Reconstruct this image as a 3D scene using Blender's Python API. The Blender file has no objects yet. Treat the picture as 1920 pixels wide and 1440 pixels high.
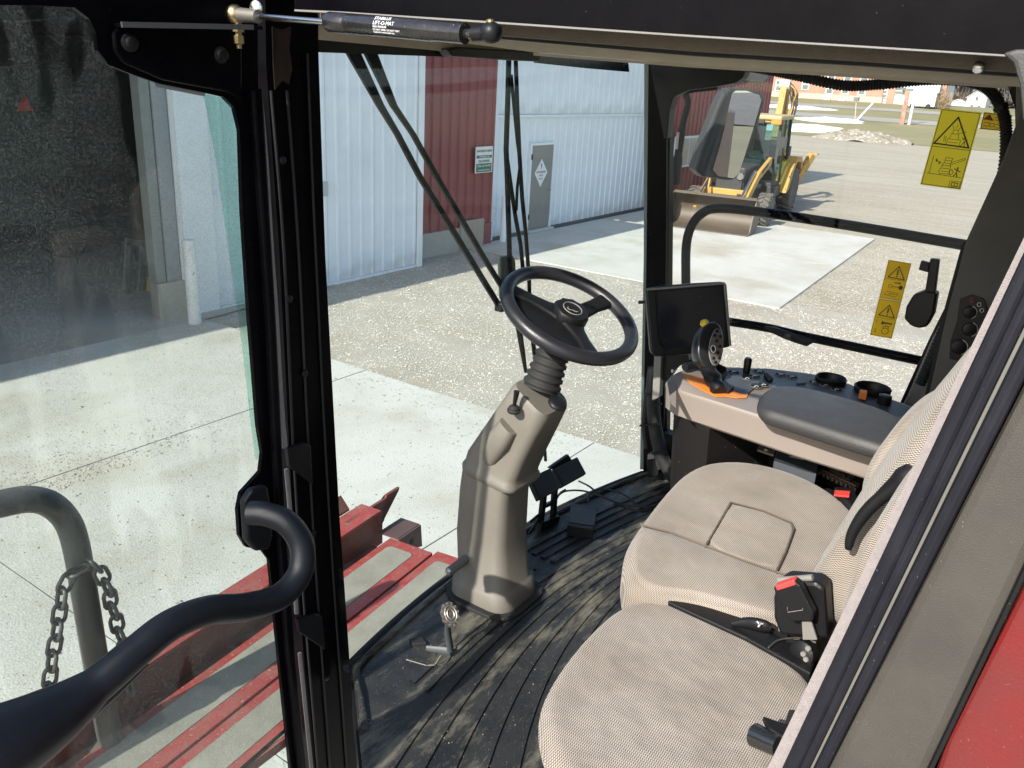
import bpy, bmesh, math, random
import numpy as np
from mathutils import Vector, Matrix
random.seed(7); rng = np.random.default_rng(7)
scn = bpy.context.scene; col = scn.collection
# ---------------------------------------------------------------- camera
F_PX, CX, CY = 1580.0, 960.0, 720.0          # focal length in pixels of the 1920 x 1440 photograph
RT = np.array([[0.57237918, 0.25411858*-1, 0.77961902],
               [-0.81827641, -0.23843028, 0.5230437],
               [0.05296966, -0.93732318, -0.34441177]])   # camera (right, down, forward) -> world
CAMP = np.array([0.0, 0.0, 3.6])             # eye of the photographer on the ladder platform
FL = 2.15                                    # cab floor above the yard
cam_d = bpy.data.cameras.new('camera'); cam = bpy.data.objects.new('camera', cam_d); col.objects.link(cam)
cam_d.sensor_width = 36; cam_d.lens = F_PX / 1920 * 36; cam_d.clip_start = 0.05; cam_d.clip_end = 3000
_m = Matrix(((RT[0,0], -RT[0,1], -RT[0,2], CAMP[0]), (RT[1,0], -RT[1,1], -RT[1,2], CAMP[1]),
             (RT[2,0], -RT[2,1], -RT[2,2], CAMP[2]), (0, 0, 0, 1)))
cam.matrix_world = _m; scn.camera = cam
# ---------------------------------------------------------------- sky, sun, exposure
SUN = Vector((-1.42, 0.105, 1.0)).normalized()
SUN_EL = math.asin(SUN.z); SUN_AZ = math.atan2(SUN.x, SUN.y)
w = bpy.data.worlds.new('World'); scn.world = w; w.use_nodes = True
nt = w.node_tree; bg = nt.nodes['Background']; sk = nt.nodes.new('ShaderNodeTexSky'); sk.sky_type = 'NISHITA'
sk.sun_disc = False; sk.sun_elevation = SUN_EL; sk.sun_rotation = SUN_AZ; sk.air_density = 1.0; sk.dust_density = 1.2
nt.links.new(sk.outputs[0], bg.inputs[0]); bg.inputs[1].default_value = 0.14
sl = bpy.data.lights.new('sun', 'SUN'); sl.energy = 4.2; sl.angle = math.radians(0.53); sl.color = (1.0, 0.955, 0.88)
so = bpy.data.objects.new('sun', sl); col.objects.link(so)
so.rotation_euler = SUN.to_track_quat('Z', 'Y').to_euler(); so.location = (-20, 5, 30)
vs = scn.view_settings; vs.view_transform = 'Standard'; vs.look = 'None'; vs.gamma = 1; vs.use_curve_mapping = False
vs.exposure = 1.0
scn.cycles.max_bounces = 8; scn.cycles.transparent_max_bounces = 24; scn.cycles.diffuse_bounces = 3
scn.cycles.glossy_bounces = 4; scn.cycles.transmission_bounces = 4
scn.cycles.sample_clamp_indirect = 6
# ---------------------------------------------------------------- helpers
def P(px, py, ax, val):
    """the point of the plane ax = val that the photograph shows at pixel (px, py)"""
    d = RT @ np.array([px - CX, py - CY, F_PX]); i = 'xyz'.index(ax)
    return Vector(CAMP + (val - CAMP[i]) / d[i] * d)
def PP(pts, ax, val): return [P(x, y, ax, val) for x, y in pts]
def V(*a): return Vector(a)
def spline(pts, n=6, closed=False):
    pts = [Vector(p) for p in pts]; N = len(pts); out = []
    rngi = range(N if closed else N - 1)
    for i in rngi:
        if closed: a, b, c, d = pts[(i-1) % N], pts[i], pts[(i+1) % N], pts[(i+2) % N]
        else:
            b, c = pts[i], pts[i+1]; a = pts[i-1] if i > 0 else b + (b - c); d = pts[i+2] if i + 2 < N else c + (c - b)
        for k in range(n):
            t = k / n
            out.append(0.5*((2*b) + (c - a)*t + (2*a - 5*b + 4*c - d)*t*t + (3*b - a - 3*c + d)*t*t*t))
    if not closed: out.append(pts[-1])
    return out
def chaikin(pts, it=2):
    for _ in range(it):
        o = []
        for i in range(len(pts)):
            a, b = pts[i], pts[(i+1) % len(pts)]; o += [a*0.75 + b*0.25, a*0.25 + b*0.75]
        pts = o
    return pts
class G:
    """collects the faces of one part"""
    def __init__(s): s.v = []; s.f = []
    def raw(s, v, f):
        o = len(s.v); s.v += [tuple(p) for p in v]; s.f += [tuple(i + o for i in q) for q in f]; return s
    def prism(s, pts, off):
        n = len(pts); off = Vector(off); pts = [Vector(p) for p in pts]
        nrm = sum(((pts[i] - pts[0]).cross(pts[(i+1) % n] - pts[0]) for i in range(1, n-1)), Vector())
        if nrm.dot(off) > 0: pts = pts[::-1]
        v = pts + [p + off for p in pts]
        f = [tuple(range(n)), tuple(range(2*n-1, n-1, -1))] + [(i, i + n, (i+1) % n + n, (i+1) % n) for i in range(n)]
        return s.raw(v, f)
    def box(s, c, size, rot=None):
        c = Vector(c); h = [q / 2 for q in size]; v = []
        for x in (-1, 1):
            for y in (-1, 1):
                for z in (-1, 1):
                    p = Vector((x*h[0], y*h[1], z*h[2])); v.append(c + (rot @ p if rot is not None else p))
        return s.raw(v, [(0,1,3,2), (4,6,7,5), (0,4,5,1), (2,3,7,6), (0,2,6,4), (1,5,7,3)])
    def bar(s, a, b, w1, h1, up=(0,0,1)):
        a, b = Vector(a), Vector(b); d = b - a; L = d.length; x = d / L; up = Vector(up)
        y = up.cross(x); y.normalize(); z = x.cross(y)
        return s.box((a + b) / 2, (L, w1, h1), Matrix((x, y, z)).transposed())
    def tube(s, path, r, n=10, closed=False, caps=True, flat=None, upv=None):
        path = [Vector(p) for p in path]; N = len(path); R = r if isinstance(r, (list, tuple)) else [r]*N
        rings = []; t0 = None; u = None
        for i in range(N):
            if closed: t = path[(i+1) % N] - path[i-1]
            else: t = path[min(i+1, N-1)] - path[max(i-1, 0)]
            t.normalize()
            if u is None:
                ref = Vector(upv) if upv is not None else (Vector((0,0,1)) if abs(t.z) < .9 else Vector((1,0,0)))
                u = ref - t*ref.dot(t)
            else: u = u - t*u.dot(t)
            u.normalize(); v = t.cross(u); fl = flat if flat else 1.0
            rings.append([path[i] + R[i]*(math.cos(2*math.pi*k/n)*u + math.sin(2*math.pi*k/n)*fl*v) for k in range(n)])
        return s.loft(rings, closed, caps)
    def loft(s, rings, closed=False, caps=True):
        N = len(rings); n = len(rings[0]); v = [p for q in rings for p in q]; f = []
        for i in range(N if closed else N - 1):
            j = (i + 1) % N
            for k in range(n): f.append((i*n + k, i*n + (k+1) % n, j*n + (k+1) % n, j*n + k))
        if caps and not closed: f += [tuple(range(n-1, -1, -1)), tuple((N-1)*n + k for k in range(n))]
        return s.raw(v, f)
    def lathe(s, prof, o, ax=(0,0,1), n=20, caps=True):
        o = Vector(o); a = Vector(ax).normalized(); u = a.orthogonal().normalized(); v = a.cross(u)
        return s.loft([[o + a*h + r*(math.cos(2*math.pi*k/n)*u + math.sin(2*math.pi*k/n)*v) for k in range(n)] for r, h in prof], False, caps)
    def grid(s, rows, thick=None):
        m = len(rows[0]); v = [p for r in rows for p in r]; N = len(rows)
        f = [(i*m + j, i*m + j + 1, (i+1)*m + j + 1, (i+1)*m + j) for i in range(N-1) for j in range(m-1)]
        return s.raw(v, f)
    def ribbon(s, pts, wd, nrm, th=0.0006, closed=False):
        pts = [Vector(p) for p in pts]; nrm = Vector(nrm).normalized(); N = len(pts)
        for i in range(N if closed else N - 1):
            a, b = pts[i], pts[(i+1) % N]; d = b - a
            if d.length < 1e-7: continue
            d.normalize(); y = nrm.cross(d)*wd/2; e = d*wd*0.4
            s.prism([a - e + y, b + e + y, b + e - y, a - e - y], nrm*th)
        return s
    def pillow(s, outline, z_top, thick, r=0.03, dome=0.01, nrm=(0,0,1), n=6):
        """upholstered pad: outline (points of its rim), rounded over at the rim and slightly domed"""
        nrm = Vector(nrm).normalized(); c = sum(outline, Vector()) / len(outline); rad = sum((p - c).length for p in outline) / len(outline)
        rings = []
        for k in range(n + 1):
            a = math.pi/2*k/n; ins = r*(1 - math.sin(a)); rings.append((1 - ins/rad*1.0, -thick + r*(1 - math.cos(a))*1.0 + 0))
        prof = [(1 - r/rad*0.9, -thick)] + [(1 - r/rad*(1 - math.sin(math.pi/2*k/3))*0.9, -thick + r*(1 - math.cos(math.pi/2*k/3))) for k in range(1, 4)]
        prof += [(1 - r/rad*(1 - math.cos(math.pi/2*k/n)), -r + r*math.sin(math.pi/2*k/n)) for k in range(0, n + 1)]
        ri = 1 - r/rad
        prof += [(ri*q, dome*(1 - q*q)) for q in (.85, .65, .4, .15)]
        return s.loft([[c + (p - c)*sc + nrm*h for p in outline] for sc, h in prof])
    def build(s, name, mat, parent=None, smooth=None, bevel=0, seg=2, uv=False):
        me = bpy.data.meshes.new(name); me.from_pydata(s.v, [], s.f)
        bm = bmesh.new(); bm.from_mesh(me); bmesh.ops.recalc_face_normals(bm, faces=bm.faces)
        if bevel:
            es = [e for e in bm.edges if len(e.link_faces) == 2 and e.calc_face_angle(0) > .5]
            bmesh.ops.bevel(bm, geom=es, offset=bevel, segments=seg, profile=.5, affect='EDGES', clamp_overlap=True)
        bm.to_mesh(me); bm.free()
        if smooth:
            me.polygons.foreach_set('use_smooth', [True]*len(me.polygons)); me.set_sharp_from_angle(angle=math.radians(smooth))
        me.materials.append(mat); o = bpy.data.objects.new(name, me); col.objects.link(o)
        if parent is not None: attach(o, parent)
        return o
def basis(o):
    m = Matrix.Translation(o.location) @ o.rotation_euler.to_matrix().to_4x4()
    return (basis(o.parent) @ o.matrix_parent_inverse @ m) if o.parent else m
def attach(o, parent): o.parent = parent; o.matrix_parent_inverse = basis(parent).inverted()
def tag(o, label, cat, group=None):
    o['label'] = label; o['category'] = cat
    if group: o['group'] = group
    return o
def thing(name, label, cat, loc=(0,0,0), group=None):
    o = bpy.data.objects.new(name, None); col.objects.link(o); o.location = loc; o.empty_display_size = .05
    return tag(o, label, cat, group)
def struct(o, kind='structure'): o['kind'] = kind; return o
def slab(name, pts, ax, val, off, mat, parent, bevel=0, smooth=None):
    """a plate standing in the plane ax = val with its own thickness"""
    return G().prism(PP(pts, ax, val), off).build(name, mat, parent, smooth=smooth, bevel=bevel)
def text_mesh(name, body, size, org, xdir, ydir, mat, parent, extrude=0.0003, align='CENTER'):
    cu = bpy.data.curves.new(name, 'FONT'); cu.body = body; cu.size = size; cu.extrude = extrude; cu.align_x = align; cu.align_y = 'CENTER'
    cu.resolution_u = 3
    t = bpy.data.objects.new(name, cu); col.objects.link(t); dg = bpy.context.evaluated_depsgraph_get()
    me = bpy.data.meshes.new_from_object(t.evaluated_get(dg)); bpy.data.objects.remove(t)
    x = Vector(xdir).normalized(); y = Vector(ydir).normalized(); z = x.cross(y)
    M = Matrix.Translation(Vector(org)) @ Matrix((x, y, z)).transposed().to_4x4(); me.transform(M)
    me.materials.clear(); me.materials.append(mat); o = bpy.data.objects.new(name, me); col.objects.link(o)
    if parent is not None: attach(o, parent)
    return o
def copy_tree(o, parent=None):
    c = o.copy(); col.objects.link(c)
    if parent is not None: c.parent = parent
    for ch in list(o.children): copy_tree(ch, c)
    return c
# ---------------------------------------------------------------- materials
def nodes(m): return m.node_tree.nodes, m.node_tree.links
def M(name, c, rough=.5, metal=0, c2=None, scale=8, amt=.5, bump=0, bscale=200, coat=0, spec=.5, speck=None, detail=4, stretch=None):
    """painted / moulded / worn surface: colour varied by noise, grain as bump, optional specks (colour, scale, threshold)"""
    m = bpy.data.materials.new(name); m.use_nodes = True; N, L = nodes(m); b = N['Principled BSDF']
    b.inputs['Roughness'].default_value = rough; b.inputs['Metallic'].default_value = metal
    b.inputs['Coat Weight'].default_value = coat; b.inputs['Coat Roughness'].default_value = .12; b.inputs['Specular IOR Level'].default_value = spec
    tc = N.new('ShaderNodeTexCoord'); vec = tc.outputs['Object']
    if stretch:
        mp = N.new('ShaderNodeMapping'); mp.inputs['Scale'].default_value = stretch; L.new(vec, mp.inputs['Vector']); vec = mp.outputs[0]
    colr = N.new('ShaderNodeMix'); colr.data_type = 'RGBA'
    c2 = c2 or tuple(min(1, q*.72) for q in c)
    colr.inputs[6].default_value = (*c, 1); colr.inputs[7].default_value = (*c2, 1)
    nz = N.new('ShaderNodeTexNoise'); nz.inputs['Scale'].default_value = scale; nz.inputs['Detail'].default_value = detail + 3; nz.inputs['Roughness'].default_value = .65
    L.new(vec, nz.inputs['Vector'])
    rp = N.new('ShaderNodeMapRange'); rp.inputs[1].default_value = .38; rp.inputs[2].default_value = .68; rp.inputs[3].default_value = 0; rp.inputs[4].default_value = amt
    L.new(nz.outputs[0], rp.inputs[0]); L.new(rp.outputs[0], colr.inputs[0]); out = colr.outputs[2]
    if speck:
        sc, ss, th = speck
        n2 = N.new('ShaderNodeTexNoise'); n2.inputs['Scale'].default_value = ss; n2.inputs['Detail'].default_value = 2; L.new(vec, n2.inputs['Vector'])
        r2 = N.new('ShaderNodeMapRange'); r2.inputs[1].default_value = th; r2.inputs[2].default_value = th + .03; L.new(n2.outputs[0], r2.inputs[0])
        mx = N.new('ShaderNodeMix'); mx.data_type = 'RGBA'; mx.inputs[7].default_value = (*sc, 1); L.new(out, mx.inputs[6]); L.new(r2.outputs[0], mx.inputs[0]); out = mx.outputs[2]
    L.new(out, b.inputs['Base Color'])
    rr = N.new('ShaderNodeMapRange'); rr.inputs[3].default_value = max(.02, rough - .08); rr.inputs[4].default_value = min(1, rough + .12)
    L.new(nz.outputs[0], rr.inputs[0]); L.new(rr.outputs[0], b.inputs['Roughness'])
    if bump:
        n3 = N.new('ShaderNodeTexNoise'); n3.inputs['Scale'].default_value = bscale; n3.inputs['Detail'].default_value = 3; L.new(vec, n3.inputs['Vector'])
        bp = N.new('ShaderNodeBump'); bp.inputs['Strength'].default_value = bump; bp.inputs['Distance'].default_value = .002
        L.new(n3.outputs[0], bp.inputs['Height']); L.new(bp.outputs[0], b.inputs['Normal'])
    return m
def glass(name, tint, refl=.06, dust=0, dustcol=(.55,.53,.47), smear=False, base_dust=.0):
    """a pane: tinted see-through body, mirror sheen that grows at grazing angles, and dust lying on it"""
    m = bpy.data.materials.new(name); m.use_nodes = True; N, L = nodes(m)
    for n in list(N):
        if n.type != 'OUTPUT_MATERIAL': N.remove(n)
    o = N['Material Output']; t = N.new('ShaderNodeBsdfTransparent'); t.inputs[0].default_value = (*tint, 1)
    g = N.new('ShaderNodeBsdfGlossy'); g.inputs['Roughness'].default_value = .02; g.inputs[0].default_value = (.9, .95, 1, 1)
    fr = N.new('ShaderNodeLayerWeight'); fr.inputs[0].default_value = .5
    pw = N.new('ShaderNodeMath'); pw.operation = 'POWER'; pw.inputs[1].default_value = 4.5; L.new(fr.outputs['Facing'], pw.inputs[0])
    ml = N.new('ShaderNodeMath'); ml.operation = 'MULTIPLY_ADD'; ml.inputs[1].default_value = refl*9; ml.inputs[2].default_value = refl*.5; ml.use_clamp = True; L.new(pw.outputs[0], ml.inputs[0])
    mx = N.new('ShaderNodeMixShader'); L.new(ml.outputs[0], mx.inputs[0]); L.new(t.outputs[0], mx.inputs[1]); L.new(g.outputs[0], mx.inputs[2]); out = mx
    if dust or base_dust:
        tc = N.new('ShaderNodeTexCoord'); d = N.new('ShaderNodeBsdfDiffuse'); d.inputs[0].default_value = (*dustcol, 1)
        gn = N.new('ShaderNodeTexNoise'); gn.inputs['Scale'].default_value = 330; gn.inputs['Detail'].default_value = 1; L.new(tc.outputs['Object'], gn.inputs['Vector'])   # grains lie every way round
        gv = N.new('ShaderNodeVectorMath'); gv.operation = 'SUBTRACT'; gv.inputs[1].default_value = (.5,.5,.5); L.new(gn.outputs['Color'], gv.inputs[0]); gz = N.new('ShaderNodeVectorMath'); gz.operation = 'NORMALIZE'; L.new(gv.outputs[0], gz.inputs[0]); L.new(gz.outputs[0], d.inputs['Normal']); tr_ = N.new('ShaderNodeBsdfTranslucent'); tr_.inputs[0].default_value = (*dustcol, 1); L.new(gz.outputs[0], tr_.inputs['Normal']); dd = N.new('ShaderNodeMixShader'); dd.inputs[0].default_value = .6; L.new(d.outputs[0], dd.inputs[1]); L.new(tr_.outputs[0], dd.inputs[2])
        nz = N.new('ShaderNodeTexNoise'); nz.inputs['Scale'].default_value = 360; nz.inputs['Detail'].default_value = 2; L.new(tc.outputs['Object'], nz.inputs['Vector'])
        r = N.new('ShaderNodeMapRange'); r.inputs[1].default_value = .44; r.inputs[2].default_value = .66; r.inputs[3].default_value = base_dust; r.inputs[4].default_value = dust + base_dust
        L.new(nz.outputs[0], r.inputs[0])
        n2 = N.new('ShaderNodeTexNoise'); n2.inputs['Scale'].default_value = 3.2; n2.inputs['Detail'].default_value = 3; n2.inputs['Distortion'].default_value = .6; L.new(tc.outputs['Object'], n2.inputs['Vector'])
        r2 = N.new('ShaderNodeMapRange'); r2.inputs[1].default_value = .38; r2.inputs[2].default_value = .58; r2.inputs[3].default_value = .45; r2.inputs[4].default_value = 1; L.new(n2.outputs[0], r2.inputs[0])
        pm = N.new('ShaderNodeMath'); pm.operation = 'MULTIPLY'; L.new(r.outputs[0], pm.inputs[0]); L.new(r2.outputs[0], pm.inputs[1]); fac = pm.outputs[0]
        if smear:   # hand marks wiped through the dust: stretched, slanting streaks
            mp = N.new('ShaderNodeMapping'); mp.inputs['Rotation'].default_value = (0, math.radians(22), 0); mp.inputs['Scale'].default_value = (16, 1, 4.2); L.new(tc.outputs['Object'], mp.inputs[0])
            n4 = N.new('ShaderNodeTexNoise'); n4.inputs['Scale'].default_value = 1; n4.inputs['Detail'].default_value = 1.5; L.new(mp.outputs[0], n4.inputs['Vector'])
            r4 = N.new('ShaderNodeMapRange'); r4.inputs[1].default_value = .56; r4.inputs[2].default_value = .61; r4.inputs[3].default_value = 1; r4.inputs[4].default_value = .18; L.new(n4.outputs[0], r4.inputs[0])
            p2 = N.new('ShaderNodeMath'); p2.operation = 'MULTIPLY'; L.new(fac, p2.inputs[0]); L.new(r4.outputs[0], p2.inputs[1]); fac = p2.outputs[0]
        m2 = N.new('ShaderNodeMixShader'); L.new(fac, m2.inputs[0]); L.new(mx.outputs[0], m2.inputs[1]); L.new(dd.outputs[0], m2.inputs[2]); out = m2
    L.new(out.outputs[0], o.inputs[0]); return m
def fabric(name, a, b, light=(.392,.343,.291), dark=(.052,.044,.037)):
    """woven herringbone upholstery; a, b: the two object axes that lie in the cloth"""
    m = bpy.data.materials.new(name); m.use_nodes = True; N, L = nodes(m); p = N['Principled BSDF']; p.inputs['Roughness'].default_value = .9
    p.inputs['Specular IOR Level'].default_value = .15; p.inputs['Sheen Weight'].default_value = .15
    tc = N.new('ShaderNodeTexCoord'); sp = N.new('ShaderNodeSeparateXYZ'); L.new(tc.outputs['Object'], sp.inputs[0])
    def mth(op, x, y=None):
        n = N.new('ShaderNodeMath'); n.operation = op
        for i, q in enumerate((x, y)):
            if q is None: continue
            if isinstance(q, (int, float)): n.inputs[i].default_value = q
            else: L.new(q, n.inputs[i])
        return n.outputs[0]
    C_ = sp.outputs[3 - a - b]   # cloth wraps over the rim of the pad
    A, B = mth('MULTIPLY_ADD', C_, .8), mth('MULTIPLY_ADD', C_, .6)
    for q, ax_ in ((A, a), (B, b)): L.new(sp.outputs[ax_], q.node.inputs[2])
    wob = N.new('ShaderNodeTexNoise'); wob.inputs['Scale'].default_value = 30; L.new(tc.outputs['Object'], wob.inputs['Vector'])
    zig = mth('PINGPONG', mth('MULTIPLY', A, 180.0), .5)
    ph = mth('ADD', mth('ADD', mth('MULTIPLY', B, 250.0), zig), mth('MULTIPLY', wob.outputs[0], .5))
    st = mth('PINGPONG', ph, .5)
    r = N.new('ShaderNodeMapRange'); r.inputs[1].default_value = .12; r.inputs[2].default_value = .28; L.new(st, r.inputs[0])
    yarn = N.new('ShaderNodeTexNoise'); yarn.inputs['Scale'].default_value = 500; L.new(tc.outputs['Object'], yarn.inputs['Vector'])
    soil = N.new('ShaderNodeTexNoise'); soil.inputs['Scale'].default_value = 5; soil.inputs['Detail'].default_value = 5; L.new(tc.outputs['Object'], soil.inputs['Vector'])
    rs = N.new('ShaderNodeMapRange'); rs.inputs[1].default_value = .42; rs.inputs[2].default_value = .72; rs.inputs[4].default_value = .85; L.new(soil.outputs[0], rs.inputs[0])
    lc = N.new('ShaderNodeMix'); lc.data_type = 'RGBA'; lc.inputs[6].default_value = (*light, 1); lc.inputs[7].default_value = (light[0]*.62, light[1]*.58, light[2]*.52, 1); L.new(rs.outputs[0], lc.inputs[0])
    mx = N.new('ShaderNodeMix'); mx.data_type = 'RGBA'; mx.inputs[6].default_value = (*dark, 1); L.new(lc.outputs[2], mx.inputs[7]); L.new(r.outputs[0], mx.inputs[0])
    L.new(mx.outputs[2], p.inputs['Base Color'])
    hs = mth('ADD', st, mth('MULTIPLY', yarn.outputs[0], .35))
    bp = N.new('ShaderNodeBump'); bp.inputs['Strength'].default_value = .7; bp.inputs['Distance'].default_value = .0015; L.new(hs, bp.inputs['Height'])
    wr = N.new('ShaderNodeTexNoise'); wr.inputs['Scale'].default_value = 11; wr.inputs['Detail'].default_value = 2; L.new(tc.outputs['Object'], wr.inputs['Vector'])
    b2 = N.new('ShaderNodeBump'); b2.inputs['Strength'].default_value = .5; b2.inputs['Distance'].default_value = .025; L.new(wr.outputs[0], b2.inputs['Height']); L.new(b2.outputs[0], bp.inputs['Normal']); L.new(bp.outputs[0], p.inputs['Normal'])
    return m
m_black = M('black paint', (.0018,.0016,.0026), .28, spec=.07, c2=(.0045,.0038,.0045), scale=14, bump=.08, bscale=90, speck=((.07,.065,.06), 260, .755))
m_blackrust = M('black paint rusting', (.004,.0035,.004), .5, spec=.2, c2=(.035,.020,.013), scale=22, amt=.9, bump=.25, bscale=120, stretch=(1,1,.35))
m_plastic = M('black plastic', (.008,.008,.009), .42, spec=.28, bump=.12, bscale=700, speck=((.12,.11,.10), 300, .74))
m_handle = M('black grained handle', (.0038,.005,.0078), .36, spec=.24, bump=.35, bscale=900, c2=(.010,.011,.014))
m_rubber = M('black rubber', (.009,.009,.009), .72, bump=.1, bscale=300, c2=(.022,.021,.020), scale=30)
m_bluerub = M('door rubber', (.0065,.0068,.0105), .55, spec=.2, c2=(.018,.018,.023), scale=24, bump=.2, bscale=160, speck=((.10,.10,.10), 330, .735), stretch=(1,1,.4))
m_fuzz = M('fuzzy grey seal', (.27,.238,.232), .95, c2=(.19,.168,.162), scale=90, bump=.9, bscale=700)
m_trimtan = M('grey brown trim', (.037,.033,.028), .62, c2=(.056,.049,.038), scale=6, amt=.8, bump=.35, bscale=520, speck=((.12,.11,.085), 240, .735))
m_dktrim = M('dark grey moulded trim', (.085,.080,.074), .6, bump=.4, bscale=600)
m_trim2 = M('charcoal moulded trim', (.185,.175,.160), .6, bump=.4, bscale=600)
m_liner = M('roof lining', (.42,.375,.29), .85, c2=(.34,.30,.235), scale=30, bump=.4, bscale=500)
m_brownseal = M('brown foam seal', (.11,.088,.066), .8, c2=(.15,.12,.09), scale=40, bump=.5, bscale=600)
m_tan = M('column plastic', (.140,.127,.104), .55, c2=(.115,.104,.084), scale=6, amt=.7, bump=.22, bscale=620, speck=((.22,.20,.165), 210, .72))
m_cons = M('console plastic', (.222,.187,.162), .45, c2=(.195,.165,.143), scale=5, bump=.08, bscale=800)
m_consd = M('console dark side', (.008,.007,.007), .7, spec=.2, bump=.3, bscale=500, speck=((.2,.17,.14), 120, .74))
m_panel = M('blue grey switch panel', (.052,.060,.070), .5, bump=.2, bscale=700)
m_pad = M('armrest pad', (.036,.035,.036), .5, c2=(.028,.027,.028), scale=18, bump=.45, bscale=420)
m_chrome = M('bare steel', (.55,.54,.52), .22, 1, c2=(.4,.39,.38), scale=40)
m_brass = M('yellow zinc', (.50,.38,.20), .35, 1, c2=(.40,.30,.18), scale=60)
m_steel = M('dull steel', (.30,.285,.26), .5, .8, c2=(.22,.18,.13), scale=40)
m_strut = M('gas strut barrel', (.016,.014,.014), .25, .2, coat=.4, c2=(.035,.03,.028), scale=50, speck=((.3,.29,.27), 300, .72))
m_white = M('white ink', (.75,.75,.75), .5)
m_orange = M('orange plastic', (.72,.22,.035), .45)
m_redpl = M('red plastic', (.60,.05,.045), .4, c2=(.5,.06,.05), scale=60)
m_yelpl = M('yellow plastic', (.62,.47,.03), .4)
m_red = M('red machine paint', (.135,.009,.008), .45, c2=(.098,.014,.012), scale=7, amt=.9, coat=.12, bump=.25, bscale=240, speck=((.19,.08,.06), 300, .73))
m_redworn = M('worn red paint', (.285,.030,.024), .5, c2=(.23,.10,.078), scale=18, amt=.8, bump=.3, bscale=90, speck=((.34,.27,.21), 130, .675))
m_reddirt = M('dirty red steel', (.15,.032,.024), .62, c2=(.12,.078,.055), scale=14, amt=.8, bump=.3, bscale=80)
m_grip = M('grey grip tape', (.268,.255,.210), .85, c2=(.19,.18,.145), scale=9, amt=.9, bump=.8, bscale=500, speck=((.40,.38,.32), 90, .72))
m_greypaint = M('grey powder coat', (.072,.072,.068), .45, c2=(.055,.055,.052), bump=.1, bscale=300)
m_yellow = M('yellow sticker', (.92,.78,.16), .45, c2=(.86,.72,.15), scale=20)
m_yellow2 = M('amber sticker', (.80,.62,.12), .45, c2=(.7,.5,.1), scale=60)
m_ink = M('black ink', (.012,.012,.010), .5)
m_cream = M('pale triangle ink', (.74,.62,.42), .5)
m_screen = M('dark screen', (.008,.010,.014), .16, c2=(.012,.014,.02), bump=0, speck=((.2,.2,.2), 120, .77))

def film(m, f=.85):
    """printed plastic film on a pane lets daylight through"""
    N, L = nodes(m); p = N['Principled BSDF']; t = N.new('ShaderNodeBsdfTranslucent'); mx = N.new('ShaderNodeMixShader'); mx.inputs[0].default_value = f
    L.new(p.inputs['Base Color'].links[0].from_socket, t.inputs[0]); L.new(p.outputs[0], mx.inputs[1]); L.new(t.outputs[0], mx.inputs[2]); L.new(mx.outputs[0], N['Material Output'].inputs[0]); return m
film(m_yellow); film(m_yellow2); film(m_cream)
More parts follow.
